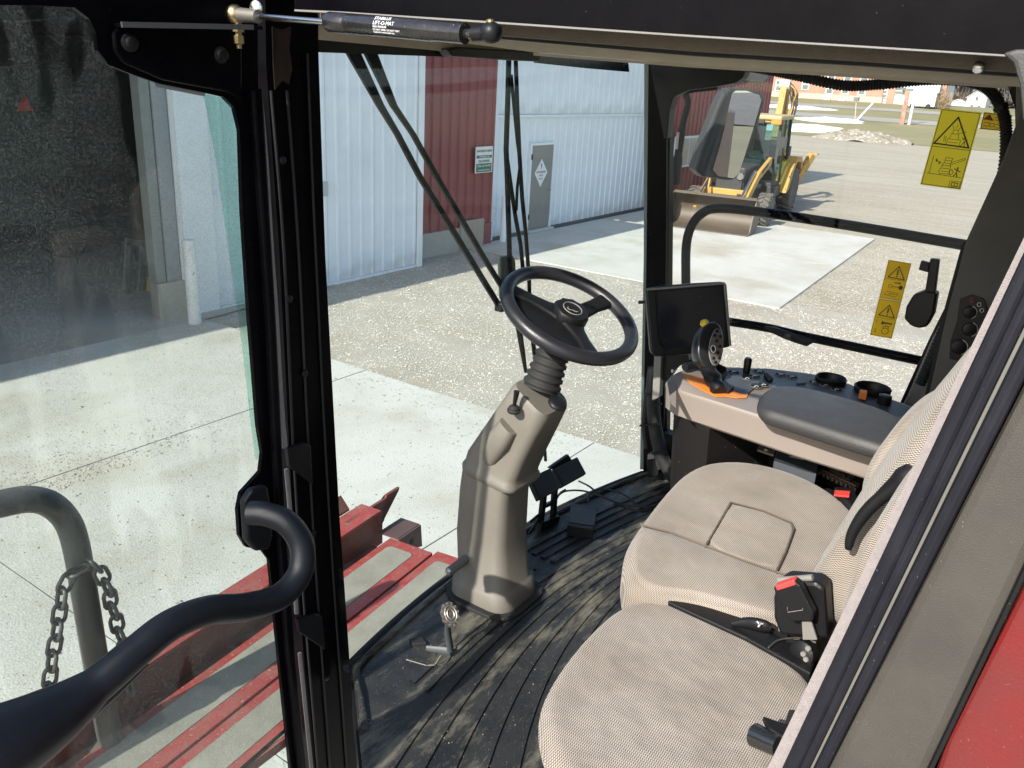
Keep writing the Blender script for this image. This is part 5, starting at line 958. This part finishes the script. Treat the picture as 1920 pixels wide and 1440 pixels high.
slab('bracket', [(1236,664), (1288,660), (1292,676), (1268,690), (1252,712), (1232,716), (1226,690)], 'x', 2.60, (.03,0,0), m_plastic, mo_, bevel=.003); slab('stalk', [(1226,668), (1240,668), (1236,745), (1222,752)], 'x', 2.58, (.03,0,0), m_trim2, mo_, bevel=.003)
G().tube([P(1198,567,'x',2.6), P(1212,566,'x',2.6)], .006, 8).build('side_peg', m_plastic, mo_)
# ================================================================ armrest console
CZ = 2.77
cs = thing('armrest_console', 'tan right-hand control console with blue grey switch panel', 'console', P(1450,860,'z',FL))
left = [(1248,716), (1262,727), (1290,737), (1323,747), (1400,771), (1500,803), (1600,832), (1680,856), (1760,885)]
right = [(1790,800), (1740,772), (1690,754), (1640,738), (1580,716), (1520,701), (1450,692), (1380,688), (1320,687), (1285,690), (1260,702)]
topo = PP(left + right, 'z', CZ)
def shrink(pts_, s, dz, c=None):
    c = c or sum(pts_, Vector())/len(pts_); return [V(c.x + (p.x - c.x)*s, c.y + (p.y - c.y)*s, p.z + dz) for p in pts_]
G().loft([shrink(topo, .93, -.088), shrink(topo, .975, -.080), shrink(topo, .992, -.02), shrink(topo, 1.0, -.010), shrink(topo, .997, -.003), shrink(topo, .985, 0)]).build('shell', m_cons, cs, smooth=40)
rec = lambda pts_: [p + V(.25 if p.y < .66 and p.x < 2.3 else 0, 0, 0) for p in pts_]
G().loft([rec(shrink(topo, .80, -.50)), rec(shrink(topo, .86, -.30)), rec(shrink(topo, .90, -.089))]).build('support', m_consd, cs, smooth=50)
G().prism(PP([(1252,716), (1262,712), (1268,724), (1267,765), (1258,757), (1254,735)], 'z', CZ + .001), (0,0,.001)).build('nose_strip', m_cons, cs)  # thin strip on the nose, same plastic as the shell
# dark switch panel along the outer half
pan = [(1344,706), (1372,693), (1440,693), (1520,703), (1580,718), (1640,740), (1700,764), (1735,790), (1700,800), (1620,770), (1540,745), (1470,730), (1420,725), (1398,742), (1368,732)]
G().prism(PP(pan, 'z', CZ + .0015), (0,0,.004)).build('switch_panel', m_panel, cs, bevel=.001)
def disc(px, py, r, z, h, mat, name, parent, ax_=(0,0,1), n=20): return G().lathe([(r,0), (r,h*.7), (r*.9,h), (r*.5,h*.95)], P(px,py,'z',z), ax_, n).build(name, mat, parent, smooth=40)
for px, py in ((1376,697), (1424,696), (1401,709), (1415,705), (1432,721), (1418,724), (1464,702), (1485,706), (1527,716), (1548,722), (1569,730)):
    b_ = disc(px, py, .0150, CZ + .0058, .005, m_plastic, 'switch', cs); G().ribbon([P(px - 3.5, py + 1, 'z', CZ + .0118), P(px, py - 1.2, 'z', CZ + .0118), P(px + 3.5, py + .6, 'z', CZ + .0118)], .0024, (0,0,1), .0004).build('switch_icon', m_white, b_)
    G().tube([P(px, py, 'z', CZ + .0065) + V(.0175*math.cos(a), .0175*math.sin(a), 0) for a in np.linspace(0, 2*math.pi, 18, endpoint=False)], .0017, 5, closed=True, caps=False).build('switch_ring', m_steel, b_)
G().lathe([(.010,0), (.011,.01), (.012,.045), (.009,.05)], P(1399,700,'z',CZ + .005), n=12).build('toggle', m_plastic, cs, smooth=40)
G().prism(PP([(1494,716), (1512,715), (1510,720), (1494,721)], 'z', CZ + .006), (0,0,.004)).build('slide', m_panel, cs)
G().prism(PP([(1432,706), (1437,704), (1449,715), (1440,720)], 'z', CZ + .006), (0,0,.010)).build('slide', m_consd, cs)
# orange gate for the drive lever
def ell(cx_, cy_, rx, ry, rot, n=20): return [(cx_ + rx*math.cos(a)*math.cos(rot) - ry*math.sin(a)*math.sin(rot), cy_ + rx*math.cos(a)*math.sin(rot) + ry*math.sin(a)*math.cos(rot)) for a in np.linspace(0, 2*math.pi, n, endpoint=False)]
G().prism(PP([(1281,704), (1296,705), (1330,712), (1352,719), (1388,728), (1404,736), (1400,746), (1382,747), (1362,744), (1343,744), (1322,735), (1296,720)], 'z', CZ + .002), (0,0,.002)).build('lever_gate', m_orange, cs)
# cup holders
for px, py, r in ((1558,706,.043), (1636,724,.049)):
    c = P(px, py + 5, 'z', CZ + .016); cup = G().lathe([(r*.92,-.09), (r,-.03), (r*1.06,0), (r*1.08,.004), (r*1.0,.008), (r*.92,.004), (r*.86,-.03), (r*.8,-.08), (.005,-.082)], c, n=28).build('cup_holder', m_plastic, cs, smooth=50)
bk2 = G().box(P(1618,740,'z',CZ + .02), (.02,.02,.025), Matrix.Rotation(.3, 3, 'Z')).build('orange_switch', m_orange, cs, bevel=.003)
G().lathe([(.018,0), (.019,.004), (.018,.026), (.013,.028)], P(1657,758,'z',CZ + .004), n=18).build('rotary_knob', m_plastic, cs, smooth=40)
# arm pad
pad = chaikin(PP([(1420,752), (1428,728), (1462,716), (1520,725), (1600,746), (1670,768), (1706,790), (1700,815), (1680,840), (1630,828), (1540,800), (1460,775), (1428,765)], 'z', CZ + .05), 2)
G().pillow(pad, 0, .046, .026, .006).build('arm_pad', m_pad, cs, smooth=60)
# front roller at the nose
G().tube(PP([(1284,688), (1300,684), (1322,686)], 'z', CZ + .02), .013, 10).build('nose_roller', m_plastic, cs, smooth=60); G().lathe([(.006,0), (.006,.01)], P(1262,698,'z',CZ), n=10).build('nose_bolt', m_chrome, cs)
# storage tray below the console and seat rail hardware
tb = thing('storage_tray', 'black tray with a white mark beside the seat', 'tray', P(1490,870,'z',2.45))
tp = PP([(1458,838), (1536,866), (1531,888), (1452,858)], 'z', 2.60); G().prism(tp, (0,0,-.05)).build('tray', m_panel, tb, bevel=.003); G().ribbon(PP([(1482,856), (1504,861)], 'z', 2.6005), .007, (0,0,1), .0005).build('mark', m_white, tb)
sr = thing('seat_slide', 'rusty toothed slide rail and spring beside the operator seat', 'seat rail', P(1570,905,'z',2.5)); m_rail = M('rusty rail', (.24,.19,.13), .6, .3, c2=(.13,.09,.06), scale=60)
G().bar(P(1540,880,'z',2.55), P(1608,912,'z',2.55), .018, .012).build('rail', m_rail, sr)
for k in range(9): t = k/8; G().box(P(1537 + 66*t, 886 + 31*t, 'z', 2.545), (.012,.008,.012)).build('tooth', m_rail, sr)
sp_a, sp_b = P(1540,868,'z',2.565), P(1582,893,'z',2.565); hxp = []
for k in range(90): t = k/89; d_ = (sp_b - sp_a).normalized(); u_ = d_.orthogonal().normalized(); w_ = d_.cross(u_); hxp.append(sp_a.lerp(sp_b, t) + u_*.006*math.cos(k*.9) + w_*.006*math.sin(k*.9))
G().tube(hxp, .0014, 4).build('spring', m_steel, sr); G().prism(PP([(1590,893), (1606,885), (1602,897), (1592,905)], 'z', 2.565), (0,0,.004)).build('latch_plate', m_steel, sr)
G().prism(PP([(1424,832), (1456,842), (1450,856), (1420,846)], 'z', 2.58), (0,0,.006)).build('bolt_plate', m_rail, sr); G().lathe([(.009,0), (.008,.006)], P(1437,844,'z',2.586), n=10).build('bolt', m_steel, sr)
sk_ = thing('console_floor_skirt', 'dark dusty skirt below the console', 'skirt', P(1400,880,'z',FL)); G().prism([V(2.32,.05,FL + .02), V(2.62,.05,FL + .02), V(2.62,.72,FL + .02), V(2.32,.72,FL + .02)], (0,0,.34)).build('cover', m_consd, sk_, bevel=.02)
# ================================================================ drive lever (joystick)
js = thing('drive_lever', 'black ring-shaped drive lever with yellow button on the console', 'joystick', P(1345,730,'z',CZ))
jc = P(1335,653,'x',2.29); jn = V(-.55,-.72,.42).normalized(); ju = V(0,0,1) - jn*jn.z; ju.normalize(); jv = jn.cross(ju)
def JP(px, py, d=0):
    r_ = V(*(RT @ np.array([px - CX, py - CY, F_PX]))); o_ = V(*CAMP); return o_ + r_*((jc - o_).dot(jn)/r_.dot(jn)) + jn*d
jo = chaikin([JP(*q) for q in ((1306,655), (1310,628), (1322,608), (1340,601), (1352,612), (1357,640), (1354,670), (1345,690), (1330,694), (1316,685), (1308,672))], 2)
jcen = sum(jo, Vector())/len(jo)
G().loft([[jcen + (p - jcen)*s_ + jn*h for p in jo] for s_, h in ((.80,-.045), (.95,-.036), (1,-.018), (1,-.004), (.96,.004), (.86,.006))]).build('grip', M('grip black', (.012,.013,.015), .3, bump=.1, bscale=500), js, smooth=60)
jf = chaikin([JP(*q, .007) for q in ((1326,660), (1330,635), (1340,615), (1350,622), (1354,645), (1350,672), (1342,686), (1332,684))], 2); G().prism(jf, jn*.002).build('button_face', m_dktrim, js)
G().tube(jf, .0016, 5, closed=True, caps=False).build('face_rim', m_trim2, js)
for px, py in ((1333,655), (1334,672), (1341,622), (1347,632), (1340,640), (1346,650), (1342,662), (1345,672), (1338,680), (1337,630)):
    c_ = JP(px, py, .009); G().lathe([(.0052,0), (.005,.003), (.002,.004)], c_, jn, 10).build('button', m_plastic, js, smooth=50); G().tube([c_ + jn*.003 + (ju*math.cos(a) + jv*math.sin(a))*.0045 for a in np.linspace(.3, 3.6, 7)], .0006, 4).build('button_mark', m_trimtan, js)
G().tube([JP(1333,655,.013) + (ju*math.cos(a)*1.3 + jv*math.sin(a))*.008 for a in np.linspace(0, 2*math.pi, 14, endpoint=False)], .001, 5, closed=True, caps=False).build('button_ring', m_white, js)
yb_ = JP(1325,606,-.012); G().lathe([(.012,-.004), (.013,.004), (.009,.011), (.003,.013)], yb_, V(-.2,.35,.9), 14).build('yellow_button', m_yelpl, js, smooth=60)
n0 = JP(1333,690,-.02); n1 = P(1345,728,'z',CZ + .012); n1 = P(1350,735,'z',CZ + .01)
G().tube(spline([n0, n0.lerp(n1, .35), n0.lerp(n1, .6), n0.lerp(n1, .8), n1], 3), [.022,.022,.022,.025,.027,.026,.022,.020,.022,.024,.024,.022,.02], 14).build('stem', m_plastic, js, smooth=50)
G().prism([JP(*q, -.035) for q in ((1345,690), (1358,678), (1374,685), (1378,700), (1366,716), (1350,712))], -jn*.02).build('side_cover', m_plastic, js, bevel=.004)
G().prism(PP([(1346,728), (1360,724), (1376,731), (1366,739), (1352,737)], 'z', CZ + .004), (0,0,.012)).build('gate_cover', m_plastic, js, bevel=.002)
# ================================================================ seats
fab_h = fabric('seat cloth', 0, 1); fab_v = fabric('seat back cloth', 0, 2); fab_s = fabric('seat back side cloth', 1, 2); m_seam = M('seam piping', (.10,.08,.062), .9)
os_ = thing('operator_seat', 'beige herringbone cloth operator seat behind the wheel', 'seat', (1.82, .5, FL)); SZ = 2.575
so_ = chaikin(PP([(1167,1065), (1172,1020), (1198,980), (1240,925), (1285,878), (1335,858), (1410,858), (1500,882), (1570,920), (1612,962), (1650,1010), (1640,1100), (1560,1175), (1480,1172), (1400,1148), (1300,1116), (1215,1110), (1176,1094)], 'z', SZ), 2)
so_low = [p.copy() for p in so_]
G().pillow(so_, SZ, .11, .036, .006).build('cushion', fab_h, os_, smooth=70)
bl = chaikin(PP([(1180,1060), (1188,1010), (1205,988), (1255,1000), (1322,1027), (1456,1076), (1560,1112), (1540,1160), (1470,1158), (1300,1106), (1210,1100)], 'z', SZ + .008), 2); G().pillow(bl, 0, .05, .016, .004).build('bolster', fab_h, os_, smooth=70)
cp = chaikin(PP([(1322,1022), (1345,985), (1371,943), (1430,958), (1482,980), (1490,992), (1474,1035), (1455,1069)], 'z', SZ + .010), 1); G().pillow(cp, 0, .05, .009, .003).build('centre_panel', fab_h, os_, smooth=70)
fb = chaikin(PP([(1222,985), (1250,940), (1292,890), (1340,872), (1400,872), (1480,892), (1560,930), (1600,975), (1605,1040), (1570,1095), (1480,1065), (1495,990), (1480,972), (1375,934), (1358,945), (1318,1012), (1260,992)], 'z', SZ + .012), 2)
G().tube([p + V(0,0,.004) for p in PP([(1200,986), (1255,1000), (1322,1026), (1390,1052), (1456,1075), (1540,1104)], 'z', SZ + .007)], .0028, 6).build('seam', m_seam, os_, smooth=60)
G().tube(PP([(1322,1025), (1345,986), (1370,942), (1430,957), (1482,979), (1489,992), (1473,1036), (1455,1073)], 'z', SZ + .011), .0026, 6).build('seam', m_seam, os_, smooth=60)
G().prism([V(p.x, p.y, SZ - .17) for p in shrink(so_low, .93, 0)], (0,0,.05)).build('seat_pan', m_plastic, os_)
G().prism([V(1.60,.28,FL + .01), V(2.04,.28,FL + .01), V(2.04,.62,FL + .01), V(1.60,.62,FL + .01)], (0,0,.24)).build('suspension', m_rubber, os_, bevel=.02)
G().prism(PP([(1222,1112), (1300,1122), (1377,1150), (1460,1182), (1530,1235), (1520,1262), (1400,1195), (1280,1140)], 'z', 2.555), (0,0,-.10)).build('side_cover', m_plastic, os_, bevel=.004)  # black plate put in as the dark gap between the two seats
# backrest: leaning pad behind, its outer bolster towards the doorway
bo1 = [V(1.56,.30,2.56), V(1.56,.27,2.75), V(1.57,.20,3.05), V(1.62,.15,3.30), V(2.02,.15,3.30), V(2.07,.20,3.05), V(2.08,.27,2.75), V(2.08,.30,2.56)]
bn = V(0,.94,.34).normalized(); bpl = chaikin([p - bn*(p - V(1.8,.26,2.8)).dot(bn) for p in bo1], 2); G().pillow(bpl, 0, .12, .045, .02, nrm=bn).build('backrest', fab_v, os_, smooth=70)
bs_ = chaikin(PP([(1612,960), (1609,925), (1622,878), (1652,832), (1700,778), (1745,752), (1790,738), (1800,800), (1760,880), (1690,930), (1640,955)], 'x', 1.97), 2); G().pillow(bs_, 0, .16, .035, .008, nrm=V(-1,0,0)).build('back_bolster', fab_s, os_, smooth=70)
# left arm of the operator seat
G().tube(spline([P(1716,888,'x',1.52), P(1690,905,'x',1.52), P(1650,935,'x',1.52), P(1620,965,'x',1.52), P(1598,1000,'x',1.52), P(1590,1030,'x',1.52)], 4), [.022,.023,.024,.024,.021,.018,.016,.014,.0125,.0125,.0125,.012,.012,.0115,.011,.0105,.010,.0095,.009,.008,.006], 10, flat=.7).build('fold_arm', m_plastic, os_, smooth=60)
ns = thing('instructor_seat', 'beige herringbone cloth folding seat nearest the doorway', 'seat', (1.28, .4, FL)); NZ = 2.545
no_ = chaikin(PP([(1008,1352), (1020,1290), (1080,1205), (1140,1145), (1190,1118), (1240,1117), (1330,1147), (1420,1190), (1512,1250), (1560,1330), (1540,1480), (1330,1600), (1130,1530), (1035,1430)], 'z', NZ), 2)
G().pillow(no_, NZ, .075, .032, .006).build('cushion', fab_h, ns, smooth=70); G().prism([V(p.x, p.y, NZ - .115) for p in shrink(no_, .95, 0)], (0,0,.028)).build('seat_pan', m_plastic, ns)
G().prism([V(p.x, p.y, FL + .01) for p in shrink(no_, .75, 0)], (0,0,NZ - FL - .128)).build('seat_box', m_trimtan, ns)
G().lathe([(.018,0), (.018,.02)], P(1176,1112,'z',NZ - .06), (0,-1,0), 12).build('hinge_knob', m_plastic, ns)
nb = chaikin(PP([(1720,890), (1690,915), (1640,980), (1600,1060), (1575,1150), (1545,1240), (1500,1330), (1475,1400), (1560,1480), (1700,1300), (1800,1000), (1800,880)], 'x', 1.30), 2); G().pillow(nb, 0, .18, .035, .008, nrm=V(-1,0,0)).build('backrest', fab_s, ns, smooth=70)
# ---------------- buckles between the seats
bu = thing('seat_belt_buckle', 'black seat belt buckle with red button between the two seats', 'buckle', P(1490,1130,'z',2.55))
qa = PP([(1449,1103), (1488,1088), (1500,1098), (1526,1150), (1524,1166), (1482,1166), (1476,1160)], 'x', 1.46)
G().prism(qa, (.022,0,0)).build('body', m_plastic, bu, bevel=.004); G().prism(PP([(1453,1099), (1488,1087), (1492,1097), (1457,1108)], 'x', 1.458), (.020,0,0)).build('red_button', m_redpl, bu, bevel=.002)
G().tube(PP([(1476,1138), (1477,1148), (1505,1144), (1505,1140)], 'x', 1.4585), .0008, 4).build('embossed_mark', m_trim2, bu)
G().prism(PP([(1503,1165), (1520,1163), (1532,1200), (1505,1200)], 'x', 1.475), (.006,0,0)).build('stalk', m_trim2, bu, bevel=.001)
rt = thing('belt_retractor', 'black belt retractor housing behind the red buckle', 'retractor', P(1500,1150,'z',2.5)); G().prism(PP([(1456,1096), (1470,1087), (1530,1092), (1546,1102), (1552,1200), (1462,1192), (1450,1160), (1449,1122)], 'x', 1.50), (.05,0,0)).build('housing', m_plastic, rt, bevel=.008)
G().tube(PP([(1460,1088), (1524,1083)], 'x', 1.51), .007, 8).build('roller', m_trim2, rt, smooth=50); G().lathe([(.026,0), (.026,.02), (.02,.024)], P(1512,1222,'x',1.50), (-1,.3,.2), 18).build('pivot_disc', m_plastic, rt, smooth=40)
for px, py in ((1507,1226), (1516,1216), (1512,1236)): G().lathe([(.006,0), (.005,.004)], P(px,py,'x',1.474), (-1,.3,.2), 10).build('pivot_bolt', m_trim2, rt, smooth=40)
tl = thing('tilt_lever', 'black tilt lever with a white symbol between the seats', 'lever', P(1420,1175,'z',2.55)); G().tube(spline([P(1372,1170,'z',2.56), P(1400,1168,'z',2.572), P(1425,1172,'z',2.58), P(1446,1178,'z',2.58)], 4), [.006,.008,.010,.012,.013,.014,.0145,.015,.015,.0145,.014,.012,.009], 10, flat=.7).build('paddle', m_plastic, tl, smooth=60)
G().ribbon(PP([(1420,1166), (1425,1171), (1422,1175)], 'z', 2.596), .003, (0,0,1), .0005).build('symbol', m_white, tl); G().ribbon(PP([(1422,1170), (1430,1170)], 'z', 2.596), .002, (0,0,1), .0005).build('symbol', m_white, tl)
G().tube(PP([(1446,1180), (1480,1200), (1510,1215)], 'z', 2.56), .005, 6).build('rod', m_plastic, tl); G().tube(spline(PP([(1441,1214), (1460,1200), (1490,1196), (1505,1195)], 'z', 2.565), 4), .0022, 5).build('cord', m_trimtan, tl)
b3 = thing('belt_tongue', 'chrome and black buckle end lying on the near seat by the door pillar', 'buckle', P(1440,1380,'z',2.56)); ca, cb_ = P(1415,1378,'z',2.585), P(1462,1400,'z',2.60)
G().tube([ca, ca.lerp(cb_, .5), cb_], [.020,.019,.018], 16).build('sleeve', M('dark chrome', (.12,.12,.12), .18, .9), b3, smooth=50); G().prism(PP([(1428,1352), (1474,1368), (1470,1395), (1440,1375)], 'z', 2.606), (0,0,.012)).build('tab', m_plastic, b3, bevel=.003); G().prism(PP([(1478,1338), (1496,1338), (1486,1368), (1470,1362)], 'z', 2.605), (0,0,.008)).build('webbing', m_rubber, b3)
b4 = thing('belt_buckle', 'red and black belt buckle beside the slide rail', 'buckle', P(1592,935,'z',2.55)); G().prism(PP([(1562,925), (1596,925), (1608,950), (1600,965), (1575,940)], 'z', 2.575), (0,0,.02)).build('body', m_plastic, b4, bevel=.003); G().prism(PP([(1565,922), (1594,924), (1592,934), (1563,931)], 'z', 2.598), (0,0,.006)).build('red_button', m_redpl, b4, bevel=.002)
# ================================================================ warning stickers on the right window
def sticker(name, label, corners, mat, x=2.8585):
    o = thing(name, label, 'sticker', P(*corners[0], 'x', x)); tl_, tr_, br_, bl_ = [P(*c, 'x', x) for c in corners]
    G().prism([tl_, tr_, br_, bl_], (.0006,0,0)).build('film', mat, o)
    def D(u_, v_): return tl_.lerp(tr_, u_).lerp(bl_.lerp(br_, u_), v_) + V(-.0006,0,0)
    def draw(polys, wd, mt=m_ink, nm='print', closed=False):
        g = G()
        for pl in polys: g.ribbon([D(*q) for q in pl], wd, (-1,0,0), .0003, closed)
        return g.build(nm, mt, o)
    def fill(pl, mt=m_ink, nm='print', d=0): return G().prism([D(*q) + V(-d,0,0) for q in pl], (-.0003,0,0)).build(nm, mt, o)
    return o, D, draw, fill
def circ(cu, cv_, r, asp, n=14): return [(cu + r*math.cos(a), cv_ + r*asp*math.sin(a)) for a in np.linspace(0, 2*math.pi, n, endpoint=False)]
o, D, draw, fill = sticker('warning_sticker', 'tall yellow warning sticker with machine pictograms on the right window', [(1765,203), (1841,211), (1801,356), (1725,346)], m_yellow)
draw([[(.03,.015), (.97,.015), (.97,.985), (.03,.985)]], .0016, closed=True); draw([[(.03,.485), (.97,.485)]], .0016)
draw([[(.48,.09), (.06,.445), (.92,.455)]], .0042, closed=True)
draw([[(.36,.44), (.36,.37), (.68,.37), (.68,.44)], [(.40,.37), (.42,.30), (.60,.30), (.62,.37)], [(.45,.30), (.45,.25), (.57,.25), (.57,.30)], [(.60,.29), (.76,.26)], [(.40,.41), (.62,.41)], [(.44,.24), (.40,.20)], [(.50,.23), (.52,.18)], [(.28,.41), (.27,.33)], [(.32,.41), (.31,.34)], [(.57,.24), (.62,.20)]], .0013)
draw([[(.72,.44), (.78,.38), (.84,.36)], [(.78,.38), (.80,.44)], [(.70,.34), (.76,.36), (.76,.33)]], .0020)
draw([[(.14,.60), (.14,.835)], [(.10,.835), (.93,.845)], [(.40,.83), (.36,.79), (.40,.75), (.44,.75)], [(.66,.83), (.62,.79), (.66,.75), (.72,.79), (.66,.83)], [(.42,.82), (.62,.82), (.62,.75), (.42,.75)], [(.40,.74), (.42,.68), (.60,.68), (.62,.74)], [(.44,.68), (.45,.61), (.62,.61), (.60,.68)], [(.40,.71), (.62,.71)], [(.45,.645), (.61,.645)], [(.60,.67), (.90,.59), (.92,.61), (.62,.69)], [(.42,.79), (.62,.79)]], .0014)
draw([[(.22,.65), (.34,.69)], [(.22,.65), (.25,.64)], [(.22,.65), (.25,.675)], [(.34,.69), (.31,.70)], [(.34,.69), (.33,.67)]], .0022)
draw([[(.80,.74), (.79,.79), (.74,.835)], [(.79,.79), (.83,.835)], [(.72,.74), (.80,.755), (.87,.77)]], .0026); fill(circ(.80,.725,.022,.55)); draw([[(.70,.90), (.95,.90), (.95,.98), (.70,.98)]], .0012, closed=True); draw([[(.75,.92), (.90,.92), (.90,.965), (.75,.965)]], .0022, closed=True); draw([[(.825,.92), (.825,.965)]], .0016)
o, D, draw, fill = sticker('warning_sticker', 'small amber warning sticker behind the conduit in the upper window corner', [(1845,210), (1898,216), (1892,247), (1837,242)], m_yellow2)
draw([[(.03,.05), (.97,.05), (.97,.95), (.03,.95)]], .0016, closed=True); fill([(.22,.08), (.40,.45), (.04,.42)], M('dark red ink', (.25,.03,.02), .5)); fill([(.22,.2), (.32,.4), (.13,.38)], m_yellow2, d=.0004); draw([[(.22,.23), (.22,.34)]], .0014)
draw([[(.45,.25), (.62,.25)], [(.45,.40), (.6,.40)], [(.1,.6), (.25,.58), (.33,.7), (.2,.82), (.1,.75)], [(.3,.62), (.45,.6), (.46,.8), (.3,.8)], [(.5,.65), (.7,.65)], [(.5,.85), (.68,.85)], [(.7,.25), (.9,.25)]], .0012)
o, D, draw, fill = sticker('warning_sticker', 'narrow yellow sticker with key, horn and engine symbols on the right window', [(1666,487), (1709,494), (1672,635), (1631,628)], film(M('deep yellow sticker', (.92,.68,.10), .45)))
draw([[(.03,.01), (.97,.01), (.97,.485), (.03,.485)], [(.03,.515), (.97,.515), (.97,.99), (.03,.99)]], .0009, closed=True); draw([[(.05,.235), (.95,.235)], [(.05,.75), (.95,.75)]], .0008); draw([[(.02,.5), (.98,.5)]], .003, M('pale gap', (.72,.62,.3), .5))
for o_ in (0, .505):
    draw([[(.53,.065 + o_), (.17,.212 + o_), (.88,.220 + o_)]], .0030, closed=True); draw([[(.53,.11 + o_), (.53,.165 + o_)]], .0042); fill(circ(.53,.192 + o_,.035,.30), d=.0006)
draw([[(.50,.275), (.72,.27)]], .0028); fill([(.68,.26), (.82,.272), (.68,.285)]); fill(circ(.82,.325,.10,.28)); draw([[(.40,.325), (.80,.325)]], .0018); draw([circ(.36,.325,.09,.26)], .0011, closed=True)
draw([[(.20,.44), (.30,.395), (.78,.405), (.68,.455)]], .0012, closed=True); draw([[(.36,.425), (.64,.42)]], .002)
fill([(.38,.785), (.50,.80), (.86,.80), (.86,.815), (.50,.82), (.38,.845)]); draw([[(.56,.82), (.60,.845), (.78,.84), (.82,.815)]], .0012); draw([circ(.62,.915,.155,.26)], .0016, closed=True); draw([[(.50,.875), (.50,.855), (.74,.855), (.74,.875)]], .0014)
xd = (D(1,.5) - D(0,.5)).normalized(); yd = (D(.5,0) - D(.5,1)).normalized(); text_mesh('numeral', '1', .016, D(.16,.80), xd, (V(-1,0,0)).cross(xd), m_ink, o, .0003); text_mesh('numeral', '2', .016, D(.18,.93), xd, (V(-1,0,0)).cross(xd), m_ink, o, .0003)
